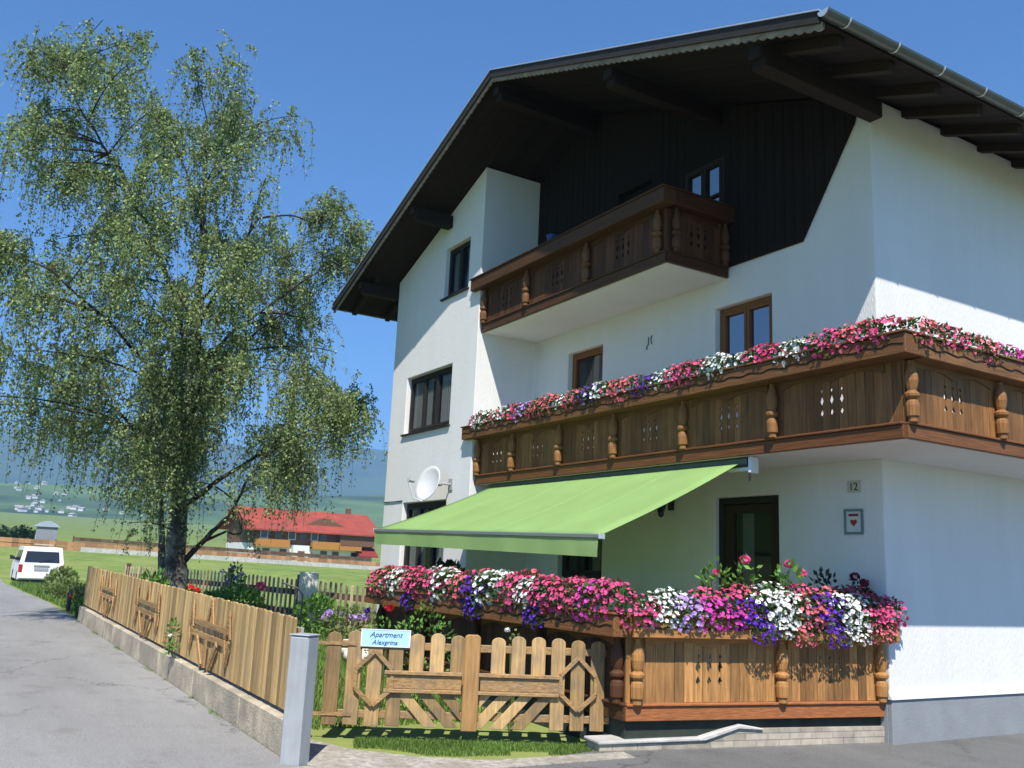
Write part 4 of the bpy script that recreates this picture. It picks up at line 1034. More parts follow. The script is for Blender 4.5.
while s < PL - .05:
    zt = .98 + rnd.uniform(-.02, .02); w = .038
    pk.prism([(s - w, .06), (s + w, .06), (s + w, zt - .03), (s + w * .5, zt), (s - w * .5, zt), (s - w, zt - .03)], FPK, 0, .02, rnd.uniform(-1, 1)); s += .215 + rnd.uniform(-.008, .008)
part('pickets', pk, M['oldpicket'], fence2)
rl = MB()
for zz in (.22, .66): rl.hexa([FPK(0, -.003, zz), FPK(PL, -.003, zz), FPK(PL, -.06, zz), FPK(0, -.06, zz), FPK(0, -.003, zz + .13), FPK(PL, -.003, zz + .13), FPK(PL, -.06, zz + .13), FPK(0, -.06, zz + .13)])
part('rails', rl, M['oldrail'], fence2)
for s in (0, 3.6, 7.2, 10.8, PL):
    part('fence_post', MB().hexa([FPK(s - .06, -.065, 0), FPK(s + .06, -.065, 0), FPK(s + .06, -.17, 0), FPK(s - .06, -.17, 0), FPK(s - .06, -.065, 1.08), FPK(s + .06, -.065, 1.08), FPK(s + .06, -.17, 1.08), FPK(s - .06, -.17, 1.08)]), M['oldrail'], fence2)
cab = thing('utility_cabinet', 'pale grey utility cabinet standing in front of the picket fence', 'cabinet', (-19.6, 6.92, .1))
part('cabinet_body', MB().box(-19.75, -19.5, 6.75, 7.1, .05, 1.33), mat('cabinet_grey', (.66, .66, .56), .7, .08, 4), cab, bevel=.01)
part('cabinet_door', MB().box(-19.499, -19.485, 6.78, 7.07, .35, 1.28), mat('cabinet_door_grey', (.70, .70, .60), .7, .06, 4), cab, bevel=.005)
def gpt(px_, py_): return (px_, py_, gh(px_, py_) - .03)
gpl = [('garden_plant', 'bushy green perennial clump left of the black garden hook', 'plant', (-20.6, 5.7), .75, .5, .75, 700, .13, 'garden', None),
       ('garden_plant', 'low green perennial clump at the left end of the flower bed', 'plant', (-22.2, 5.6), .7, .4, .55, 450, .13, 'garden', None),
       ('garden_plant', 'light green leafy clump right of the grey utility cabinet', 'plant', (-18.5, 6.75), .6, .4, .72, 520, .12, 'garden', None),
       ('garden_plant', 'tall mauve flowering clump in front of the picket fence', 'plant', (-23.2, 6.3), .3, .25, 1.2, 200, .11, 'garden', ('lilac', [(-23.2 + a, 6.2 + b, 1.08 + c) for a, b, c in ((-.1, -.2, .15), (.1, .0, .25), (.05, .25, .1), (-.2, .15, .0), (.1, -.1, -.05))], .055)),
       ('lavender', 'grey mauve lavender mound beside the white stones', 'lavender', (-17.3, 7.0), .55, .55, .6, 420, .10, 'weed', ('lilac', [(-17.3 + .4 * math.cos(k), 6.9 + .4 * math.sin(k), .55 + .1 * math.sin(3 * k)) for k in range(6)], .08)),
       ('garden_plant', 'pink topped single flower stem beside the black garden hook', 'plant', (-19.5, 5.85), .1, .1, .8, 70, .08, 'garden', ('pink', [(-19.5, 5.85, 1.02)], .10)),
       ('garden_plant', 'dark red peony bloom at the foot of the birch', 'plant', (-18.2, 4.15), .3, .25, .85, 200, .11, 'garden', ('crimson', [(-18.15, 4.12, .98), (-18.2, 4.25, .93)], .07)),
       ('garden_plant', 'bright green leafy tuft left of the birch foot behind the fence', 'plant', (-18.6, 3.55), .4, .3, 1.08, 260, .14, 'garden', None)]
for i, (nm, lb, ct, (x, y), rx_, ry_, h, n, L, m_, fl) in enumerate(gpl):
    plant(nm, lb, ct, gpt(x, y), rx_, ry_, h, n, L, M[m_], (PET[fl[0]] if fl[0] != 'crimson' else M['rose_red'], fl[1], fl[2]) if fl else None, seed=80 + i)
hk = thing('garden_hook', 'thin black bent garden hook standing on the lawn behind the pillar', 'garden hook', (-15.2, 5.3, .07))
hx, hy = -15.2, 5.28
part('rod', MB().tube([(hx, hy, .05), (hx, hy, 1.02), (hx - .05, hy - .08, 1.12), (hx - .18, hy - .3, 1.2)], .016, 6), M['black'], hk)
for i, (x, y, r) in enumerate([(-14.6, 5.75, .14), (-14.2, 5.75, .12), (-13.9, 5.62, .15), (-13.6, 5.75, .17), (-13.5, 5.5, .12), (-13.35, 5.95, .15), (-14.9, 6.0, .13), (-13.15, 5.6, .13)]):
    st_ = MB().ball((x, y, gh(x, y) + r * 1.1), r, r * .8, r * .7, 9, 7, jit=.12)
    tag(part('boulder', st_, M['stone'], smooth=True), 'pale rounded stone edging the lawn beside the dark parapet', 'stone', 'pale stones edging the lawn')
# little rose clump growing from the kerb against the fence
plant('weed', 'small green weed sprouting from the kerb against the plank fence', 'weed', (-12.05, 2.58, .33 + gh(-12, 0)), .12, .05, .4, 60, .07, M['garden'], (PET['white'], [(-12.0, 2.55, .62)], .02), seed=90)
# verge weeds beyond the fence end
wpos = [(-22.6, 3.05, .4, .32, 'garden', 'dense green weed clump at the far end of the plank fence'), (-25.2, 3.2, .5, .45, 'weed', 'pale green weed tuft on the verge past the fence'), (-28.5, 3.2, .6, .6, 'weed', 'dry yellowish weed clump on the verge before the van'),
        (-31.5, 3.3, .6, .75, 'weed', 'tall reddish weed clump in front of the white van'), (-34, 3.6, .7, .8, 'weed', 'tall grassy weed clump right behind the white van'), (-36.5, 3.9, .7, .8, 'garden', 'green weed clump beside the rear wheel of the van'), (-29.5, 3.9, .6, .5, 'garden', 'low green weed clump on the meadow edge')]
for i, (x, y, r, h, m_, lb) in enumerate(wpos):
    plant('weed', lb, 'weeds', gpt(x, y), r, r * .7, h, 420, .13, M[m_], None, seed=100 + i)
bol = thing('marker_post', 'short dark marker post at the road edge beyond the fence', 'marker post', gpt(-24.0, 2.75))
part('post_body', MB().lathe(gpt(-24.0, 2.75), [(.045, 0), (.05, .4), (.03, .5)], 8), M['black'], bol)
part('reflector', MB().box(-23.96, -23.945, 2.73, 2.77, gh(-24, 0) + .3, gh(-24, 0) + .36), M['redlamp'], bol)

# grass blades: lawn behind the gate and fence, strip under the gate, verge
def grass(name, regions, n, L, label, seed):
    rg = random.Random(seed); mb = MB()
    tot = sum(w for *_, w in regions)
    for (x0, x1, y0, y1, test, w) in regions:
        for i in range(int(n * w / tot)):
            x = rg.uniform(x0, x1); y = rg.uniform(y0, y1)
            if test and not test(x, y): continue
            z = gh(x, y) - .03; a = rg.uniform(0, 6.28); l = L * rg.uniform(.5, 1.3); w_ = l * .07 + .002
            dx, dy = math.cos(a), math.sin(a); b = rg.uniform(.1, .6) * l
            mb.add([(x - dy * w_, y + dx * w_, z), (x + dy * w_, y - dx * w_, z), (x + dx * b, y + dy * b, z + l)], [(0, 1, 2)], rg.uniform(-1, 1))
    o = part(name, mb, mat(name + '_blade', (.13, .215, .04), .7, .3, 1.5, tone=.5, trans=.3), fix=False)
    return tag(o, label, 'grass', kind='stuff')
def gate_strip(x, y):
    p = Vector((x, y, 0)) - GA; s = p.dot(gd); o = p.dot(gn)
    return .35 < s < GL * .97 and -.03 < o < .66 - .2 * math.sin(s * 1.9 + .6) ** 2 - .10 * abs(math.sin(s * 3.1)) - (.16 if 1.75 < s < 2.1 else 0) and rnd.random() < (.95 if o < .25 else .5)
grass('gate_grass', [(-9.1, -6.8, 3.1, 5.7, gate_strip, 1)], 90000, .036, 'bright green grass strip under the garden gate', 5)
structure(part('soil_strip', MB().prism([(.1, 0), (GL, 0), (GL, .002)], lambda s, o, z: FG(s, o, z - .028), -.5, .05), mat('garden_soil', (.13, .13, .06), .95, .4, 9, col2=(.10, .075, .045), bump=.6, bscale=40)))
grass('kerb_tufts', [(-21, -8, 2.54, 2.625, lambda x, y: math.sin(x * 2.3) + math.sin(x * 5.1 + 1) > .9 and y > 2.54 + .08 * rnd.random(), 1)], 9000, .045, 'sparse grass tufts and moss along the foot of the kerb wall', 9)
grass('lawn_grass', [(-21, -8.9, 2.95, 5.5, None, 3), (-20, -13, 5.5, 7.2, None, 1)], 42000, .09, 'short lawn grass in the garden behind the fence', 6)
grass('verge_grass', [(-45, -21.5, 2.75, 6, None, 1)], 16000, .16, 'rough verge grass along the road before the van', 8)

# ------------------------------------------------------------------ birch
TB0 = Vector((-19.36, 4.05, gh(-19.36, 4.05) - .05)); TRD = Vector((0.20476, 0.97881, 0)); TVD = Vector((-0.97881, 0.20476, 0))
def TP(a, z, d=0.0):
    p = TB0 + TRD * a + TVD * d; return Vector((p.x, p.y, z))
CL = [(-3.45, 12.03, 0.8), (-3.9, 11.12, 0.9), (-2.89, 11.36, 1.0), (-2.41, 11.78, 0.7), (-3.98, 10.1, 0.9), (-3.22, 10.26, 1.0), (-2.41, 10.62, 1.0), (-1.63, 11.59, 0.9), (-1.27, 11.04, 1.0), (-1.82, 10.11, 0.9), (-0.81, 11.5, 0.9), (-0.24, 11.1, 1.0), (0.27, 11.94, 0.9), (0.46, 11.06, 0.9), (-3.8, 9.04, 1.0), (-3.09, 9.23, 1.0), (-2.32, 9.11, 0.7), (-1.15, 10.02, 0.7), (0.17, 10.53, 0.7), (-3.73, 7.88, 1.0), (-3.1, 7.84, 1.0), (-2.36, 8.18, 0.9), (-1.55, 8.32, 0.8), (-0.88, 8.82, 0.6), (0.57, 9.32, 0.5), (1.34, 10.17, 0.6), (1.41, 9.47, 0.8), (2.22, 9.5, 1.0), (2.83, 9.74, 1.0), (3.47, 9.44, 0.9), (1.98, 8.64, 0.9), (2.81, 8.54, 1.0), (3.56, 8.54, 0.8), (-3.5, 6.77, 1.0), (-2.77, 6.77, 1.0), (-2.05, 6.88, 1.0), (-1.33, 7.2, 1.0), (-0.55, 7.61, 1.0), (0.2, 8.22, 0.9), (1.02, 8.36, 0.9), (1.78, 7.75, 1.0), (2.66, 7.58, 0.8), (-3.36, 5.76, 1.0), (-2.64, 5.75, 1.0), (-1.92, 5.85, 1.0), (-1.2, 6.15, 1.0), (-0.38, 6.05, 1.0), (0.33, 6.9, 1.0), (0.94, 6.99, 1.0), (1.65, 6.75, 1.0), (2.33, 6.39, 0.9), (2.95, 6.82, 0.6), (-3.22, 4.74, 1.0), (-2.5, 4.65, 0.9), (-1.8, 4.83, 1.0), (-1.05, 5.18, 1.2), (-0.26, 5.0, 1.3), (0.45, 5.78, 1.1), (1.11, 5.86, 1.0), (1.89, 5.74, 0.9), (2.55, 5.53, 0.7), (-3.13, 3.8, 0.9), (-2.55, 3.95, 0.7), (-1.88, 4.01, 0.7), (-1.15, 4.08, 1.2), (-0.39, 4.01, 1.3), (0.28, 4.7, 1.1), (0.95, 4.77, 0.9), (1.76, 4.85, 1.0), (2.56, 4.93, 1.1), (3.19, 5.09, 1.2), (3.78, 4.99, 1.0), (3.73, 4.39, 0.8), (-1.24, 3.27, 1.0), (-0.76, 2.61, 0.9), (-1.32, 2.73, 0.7), (-0.49, 3.23, 1.2), (-0.93, 1.86, 0.6), (1.23, 3.99, 0.8), (1.84, 4.0, 1.0), (2.48, 3.84, 1.0), (2.12, 3.22, 1.0), (2.71, 3.09, 0.8), (1.45, 2.96, 0.6), (3.1, 4.16, 0.8), (0.13, 3.69, 1.0), (0.05, 2.66, 0.7), (1.11, 2.33, 0.4), (-4.47, 9.34, 0.9), (-4.27, 7.27, 1.0), (-3.99, 5.28, 1.0), (-3.77, 3.93, 0.8), (0.28, 4.11, 1.0), (-0.83, 4.52, 1.1)]
FRONT = [(-.3, 3.3, .9, -.9), (-.7, 3.2, .8, -1.1), (-.1, 3.9, 1, -1.1), (-.6, 4.4, 1, -1.4), (.3, 4.6, 1, -1.4), (-.2, 5.3, 1.1, -1.6), (-1.1, 5.0, 1, -1.8), (.6, 5.5, 1, -1.6), (-.6, 6.2, 1, -1.8), (.2, 6.6, 1, -1.6), (-1.4, 6.3, .9, -1.8), (-.2, 7.4, 1, -1.5), (-.9, 7.8, 1, -1.5), (.7, 7.4, .9, -1.5), (-.5, 8.6, .9, -1.2), (.2, 8.9, .8, -1.0), (-.8, 9.6, .8, -.8), (.0, 10.0, .7, -.7), (-2.0, 7.6, .9, -1.5), (-2.2, 5.5, 1, -1.7), (-2.8, 8.6, .8, -1.2)]
LIMBS = [
 ([(0.1, 0.1, 0), (0.13, 0.7, 0), (-0.01, 1.47, 0), (-0.04, 2.26, 0), (-0.11, 3.26, .05), (-0.15, 4.28, .1), (-0.14, 5.33, .1), (-0.1, 6.41, 0), (-0.14, 7.5, -.1), (-0.23, 8.6, -.1), (-0.31, 9.73, 0), (-0.36, 10.8, 0)], .26, .025),
 ([(-.1, .1, .1), (-0.13, 0.69, .15), (-0.27, 1.46, .3), (-0.42, 2.63, .5), (-0.44, 3.64, .9), (-0.5, 5.2, 1.3), (-.3, 7.0, 1.8)], .10, .025),
 ([(0.12, 1.40, 0), (0.51, 1.89, -.2), (0.8, 2.27, -.4), (1.1, 2.84, -.5), (1.35, 3.37, -.7)], .13, .04),
 ([(0.45, 1.85, -.15), (0.88, 2.07, .2), (1.22, 2.07, .4)], .07, .03),
 ([(-.02, 2.5, 0), (0.59, 3.07, .3), (1.04, 3.43, .5), (1.61, 3.88, .6), (2.19, 4.33, .7), (2.9, 4.85, .7), (3.69, 4.98, .7)], .12, .025),
 ([(-0.14, 5.5, .1), (-0.72, 6.97, -.3), (-1.23, 8.09, -.6), (-1.75, 8.89, -.7), (-2.28, 9.56, -.8), (-2.75, 10.2, -.8), (-3.2, 11.0, -.8)], .11, .02),
 ([(-0.15, 4.1, .1), (-0.91, 5.24, -.5), (-1.75, 5.97, -1.0), (-2.76, 6.67, -1.4), (-3.6, 6.95, -1.6)], .10, .02),
 ([(-0.11, 2.9, .0), (-0.75, 3.82, .5), (-1.58, 4.55, .9), (-2.34, 4.85, 1.2), (-3.35, 5.05, 1.4)], .09, .02),
 ([(-0.2, 8.2, -.1), (-0.59, 9.44, .2), (-1.1, 10.4, .4), (-1.4, 10.9, .5)], .06, .015),
 ([(-0.3, 9.4, 0), (0.05, 10.1, -.2), (0.2, 10.7, -.2)], .045, .015),
 ([(-0.1, 6.3, 0), (0.43, 7.58, -.4), (0.9, 8.9, .2), (1.6, 9.25, .6), (2.3, 9.3, .9)], .10, .02),
 ([(-0.14, 5.2, .1), (0.56, 6.28, .5), (1.5, 7.29, .9), (2.5, 8.25, 1.1), (3.4, 8.7, 1.2)], .09, .02),
 ([(-0.12, 3.8, .1), (0.1, 4.7, -1.2), (0.0, 5.5, -2.2), (-.4, 6.0, -3.0)], .10, .02),
 ([(-0.14, 5.0, .1), (-0.6, 6.2, 1.2), (-.9, 7.0, 2.2), (-.8, 7.4, 2.9)], .09, .02),
 ([(-0.1, 6.8, .0), (0.5, 7.9, 1.0), (.7, 8.6, 1.7), (1.0, 8.9, 2.3)], .07, .02),
 ([(-0.14, 4.6, .1), (0.7, 5.6, -1.0), (1.3, 6.2, -1.7), (1.9, 6.5, -2.2)], .08, .02)]
def tree():
    rg = random.Random(21); nr = np.random.default_rng(21)
    t = thing('birch_tree', 'tall weeping birch with light airy crown behind the plank fence', 'tree', tuple(TB0))
    tr_ = MB(); lb_ = MB(); nodes = []
    for li, (pts, r0, r1) in enumerate(LIMBS):
        P = [TP(*p) for p in pts]
        # refine with slight kinks
        Q = [P[0]]
        for a, b in zip(P[:-1], P[1:]):
            k = 3
            for i in range(1, k + 1):
                q = a.lerp(b, i / k)
                if i < k: q = q + Vector((rg.gauss(0, .03), rg.gauss(0, .03), rg.gauss(0, .02)))
                Q.append(q)
        n = len(Q); rad = [r0 + (r1 - r0) * (i / (n - 1)) ** .8 for i in range(n)]
        if li == 0: rad[0] *= 1.45; rad[1] *= 1.25; rad[2] *= 1.1
        if li < 2: tr_.tube(Q, rad, 10)
        else: part('limb', MB().tube(Q, [x * .52 for x in rad], 7), M['barkdark'], t, smooth=True)
        for i, q in enumerate(Q):
            if i > 2 or li > 1: nodes.append((q, rad[i]))
    # branches to foliage clumps
    leaves = []; twig_pts = []
    br = MB(); tw = MB()
    N_ = [(q, r) for q, r in nodes if q.z > 1.6]
    clumps = []
    for a, z, w in CL:
        ext = 2.9 * math.sqrt(max(.08, 1 - ((a - .0) / 4.7) ** 2 - ((z - 6.6) / 6.6) ** 2 * .8))
        clumps.append((a, z, w, rg.uniform(-1, 1) * ext))
        if rg.random() < .8: clumps.append((a + rg.gauss(0, .15), z + rg.gauss(0, .2), w * .55, rg.choice((-1, 1)) * rg.uniform(.6, 1) * ext))
    clumps = [(a - (.25 * max(0, a - 2.1) if z > 6.2 else .5 * max(0, a - 3.3)), z, w, abs(d) * .7 + .7 if (a > 1.6 and z > 5.9) else d) for a, z, w, d in clumps] + [(a, z, w, d) for a, z, w, d in FRONT]
    for a, z, w, d in clumps:
        c = TP(a, z + .25 - .08 * max(0, z - 10.4), d)
        best = min(N_, key=lambda n: (n[0] - c).length + max(0, n[0].z - c.z + .1) * 1.6)
        q, r = best; L = (c - q).length
        mid = q.lerp(c, .5) + Vector((0, 0, .12 * L + .05)) + Vector((rg.gauss(0, .06), rg.gauss(0, .06), 0)) * L
        pts = []
        for i in range(7):
            u = i / 6; pts.append(q * (1 - u) ** 2 + mid * 2 * u * (1 - u) + c * u * u)
        r0 = min(r * .5, .008 + .008 * L)
        br.tube(pts, [r0 + (.007 - r0) * i / 6 for i in range(7)], 5, cap=False)
        nt = int(38 * w)
        for k in range(nt):
            # twig leaves the outer half of the branch, then droops
            u = rg.uniform(.32, 1.0) ** .8; s = pts[0] * (1 - u) ** 2 + mid * 2 * u * (1 - u) + c * u * u
            s = s + Vector((rg.gauss(0, .16), rg.gauss(0, .16), rg.gauss(0, .16)))
            an = rg.uniform(0, 6.283); out = rg.uniform(.1, .5); dl = rg.uniform(.35, 1.3) * (1.15 if z < 6 else .9)
            e1 = s + Vector((math.cos(an) * out * .7, math.sin(an) * out * .7, rg.uniform(-.02, .18)))
            e2 = s + Vector((math.cos(an) * out, math.sin(an) * out, -dl))
            if e2.z < 2.3 and k % 4: continue
            e2.z = max(e2.z, 1.55)
            tp = []
            m_ = 9
            for i in range(m_):
                v = i / (m_ - 1); tp.append(s * (1 - v) ** 2 + e1 * 2 * v * (1 - v) + e2 * v * v)
            if k % 2 == 0: tw.tube(tp[::2], [.005, .0045, .004, .0035, .003], 3, cap=False)
            twig_pts.append((np.array(tp), int(rg.uniform(28, 56))))
    part('trunk', tr_, M['bark'], t, smooth=True)
    part('branches', br, M['barkdark'], t, smooth=True)
    part('twigs', tw, M['barkdark'], t, fix=False)
    P = []
    for tp, n in twig_pts:
        u = nr.uniform(.05, 1, n) * (len(tp) - 1); i = np.minimum(u.astype(int), len(tp) - 2); f = (u - i)[:, None]
        P.append(tp[i] * (1 - f) + tp[i + 1] * f + nr.normal(0, .032, (n, 3)))
    P = np.concatenate(P); n = len(P)
    d = nr.normal(0, .55, (n, 3)); d[:, 2] -= .75; d /= np.linalg.norm(d, axis=1)[:, None]
    s = np.cross(d, nr.normal(0, 1, (n, 3))); s /= np.linalg.norm(s, axis=1)[:, None]
    L = nr.uniform(.04, .07, n)[:, None]; w = L * .38
    V = np.stack([P, P + d * L * .4 + s * w, P + d * L, P + d * L * .4 - s * w], 1).reshape(-1, 3) - np.array(TB0)
    me = bpy.data.meshes.new('crown'); me.vertices.add(4 * n); me.vertices.foreach_set('co', V.ravel().astype(np.float32))
    me.loops.add(4 * n); me.loops.foreach_set('vertex_index', np.arange(4 * n, dtype=np.int32))
    me.polygons.add(n); me.polygons.foreach_set('loop_start', np.arange(0, 4 * n, 4, dtype=np.int32)); me.polygons.foreach_set('loop_total', np.full(n, 4, dtype=np.int32))
    me.update(calc_edges=True)
    at = me.attributes.new('tone', 'FLOAT', 'FACE'); at.data.foreach_set('value', nr.uniform(-1, 1, n).astype(np.float32))
    me.materials.append(M['leaf'])
    o = bpy.data.objects.new('crown', me); COL.objects.link(o); o.parent = t
    print('leaves', n)
tree()

# ------------------------------------------------------------------ white van parked half on the verge
van = thing('parked_van', 'white van parked half on the grass verge, seen from behind', 'van', (-44.5, 3.85, gh(-44.5, 3.6) - .06))
def van_build():
    bx, by, bz = -44.5, 3.85, gh(-44.5, 3.6) - .1
    W2 = .86
    F = lambda s, o, z: (bx - s, by + o, bz + z * .95)       # s forward along the road (-x), o to the right (+y)
    # side profile (s, z)
    prof = [(.02, .30), (.0, .45), (.03, .98), (.16, 1.62), (.30, 1.74), (2.6, 1.76), (3.0, 1.70), (3.62, 1.12), (4.35, .98), (4.52, .75), (4.52, .35), (4.3, .28)]
    n = len(prof)
    def inset(z): return 0.0 if z < 1.0 else (z - 1.0) * .17
    vs = [F(s, -W2 + inset(z), z) for s, z in prof] + [F(s, W2 - inset(z), z) for s, z in prof]
    fs = [tuple(range(n)), tuple(range(n, 2 * n))[::-1]] + [(i, (i + 1) % n, n + (i + 1) % n, n + i) for i in range(n)]
    body = part('body', MB().add(vs, fs), M['vanwhite'], van, bevel=.05)
    cutm = MB()
    for s in (.95, 3.6):
        for o0, o1 in ((-W2 - .1, -W2 + .28), (W2 - .28, W2 + .1)):
            cutm.prism([(s + .36 * math.cos(2 * math.pi * k / 16), .32 + .36 * math.sin(2 * math.pi * k / 16)) for k in range(16)], F, o0, o1)
    md = body.modifiers[0]; body.modifiers.remove(md); cut(body, cutm)
    bv = body.modifiers.new('bevel', 'BEVEL'); bv.width = .045; bv.segments = 2; bv.limit_method = 'ANGLE'
    # rear window, lying on the raked tailgate
    def onrear(o, z, lift): 
        t = (z - .98) / .64; s = .03 + .13 * t; return F(s - lift, o, z)
    def rear_panel(nm, poly, lift, m):
        k = len(poly); vs = [onrear(o, z, lift) for o, z in poly] + [onrear(o, z, -.01) for o, z in poly]
        return part(nm, MB().add(vs, [tuple(range(k)), tuple(range(k, 2 * k))[::-1]] + [(i, (i + 1) % k, k + (i + 1) % k, k + i) for i in range(k)]), m, van)
    rw = rear_panel('rear_window', [(-.68, 1.06), (.68, 1.06), (.62, 1.55), (-.62, 1.55)], .012, M['darkglass'])
    part('wiper', MB().tube([onrear(-.1, 1.07, .03), onrear(.4, 1.2, .03)], .012, 4), M['black'], rw)
    for sg_ in (-1, 1):
        mb = MB()
        a = sg_ * (W2 - .14); b = sg_ * (W2 - .004)
        mb.hexa([F(-.012, a, .62), F(-.012, b, .62), F(.16, b + sg_ * .006, .62), F(.16, a, .62), F(.008, a, .96), F(.008, b, .96), F(.16, b + sg_ * .006, .96), F(.16, a, .96)])
        part('tail_lamp', mb, M['redlamp'], van, bevel=.01)
    part('bumper', MB().hexa([F(-.07, -W2 + .02, .34), F(-.07, W2 - .02, .34), F(.1, W2 - .01, .34), F(.1, -W2 + .01, .34), F(-.06, -W2 + .02, .54), F(-.06, W2 - .02, .54), F(.1, W2 - .01, .54), F(.1, -W2 + .01, .54)]), M['vanwhite'], van, bevel=.03)
    part('underbody', MB().hexa([F(.02, -W2 + .1, .18), F(.02, W2 - .1, .18), F(4.4, W2 - .1, .18), F(4.4, -W2 + .1, .18), F(.02, -W2 + .1, .36), F(.02, W2 - .1, .36), F(4.4, W2 - .1, .36), F(4.4, -W2 + .1, .36)]), M['black'], van)
    part('number_plate', MB().hexa([F(-.012, -.27, .70), F(-.012, .27, .70), F(.03, .27, .70), F(.03, -.27, .70), F(-.006, -.27, .82), F(-.006, .27, .82), F(.04, .27, .82), F(.04, -.27, .82)]), mat('plate_grey', (.3, .3, .32), .5, .2, 30), van)
    part('door_handle', MB().hexa([F(-.02, -.3, .9), F(-.02, .3, .9), F(.05, .3, .9), F(.05, -.3, .9), F(-.02, -.3, .95), F(-.02, .3, .95), F(.05, .3, .95), F(.05, -.3, .95)]), M['greypost'], van)
    for sg_ in (-1, 1):
        mb = MB()
        for s0, s1 in ((.35, 1.25), (1.32, 2.3), (2.38, 3.15)):
            s1t = s1 if s1 < 3 else 2.82
            y0 = W2 - inset(1.1) + .006; y1 = W2 - inset(1.58) + .006
            mb.hexa([F(s0, sg_ * y0, 1.1), F(s1, sg_ * y0, 1.1), F(s1, sg_ * (y0 - .02), 1.1), F(s0, sg_ * (y0 - .02), 1.1), F(s0 + .04, sg_ * y1, 1.58), F(s1t, sg_ * y1, 1.58), F(s1t, sg_ * (y1 - .02), 1.58), F(s0 + .04, sg_ * (y1 - .02), 1.58)])
        part('side_window', mb, M['darkglass'], van)
        part('wing_mirror', MB().hexa([F(3.05, sg_ * (W2 - .02), 1.12), F(3.2, sg_ * (W2 - .02), 1.12), F(3.2, sg_ * (W2 + .2), 1.14), F(3.05, sg_ * (W2 + .2), 1.14), F(3.05, sg_ * (W2 - .02), 1.25), F(3.2, sg_ * (W2 - .02), 1.25), F(3.2, sg_ * (W2 + .2), 1.34), F(3.05, sg_ * (W2 + .2), 1.34)]), M['black'], van, bevel=.02)
        for s in (.95, 3.6):
            mb = MB(); o_ = sg_ * (W2 - .21)
            prf = [(.20, .19), (.30, .20), (.325, .17), (.325, .03), (.30, .0), (.20, .01)]; k_ = 20; vs = []
            for r, d in prf:
                for k in range(k_):
                    a = 2 * math.pi * k / k_; vs.append(F(s + r * math.cos(a), o_ + sg_ * d, .325 + r * math.sin(a)))
            m_ = len(prf); fs = [(i * k_ + k, i * k_ + (k + 1) % k_, ((i + 1) % m_) * k_ + (k + 1) % k_, ((i + 1) % m_) * k_ + k) for i in range(m_) for k in range(k_)]
            wl_ = part('wheel', MB().add(vs, fs), M['tyre'], van, smooth=True)
            vs = [F(s + .2 * math.cos(2 * math.pi * k / k_), o_ + sg_ * .16, .325 + .2 * math.sin(2 * math.pi * k / k_)) for k in range(k_)] + [F(s, o_ + sg_ * .18, .325)]
            part('rim', MB().add(vs, [(k, (k + 1) % k_, k_) for k in range(k_)]), M['rim'], wl_)
van_build()

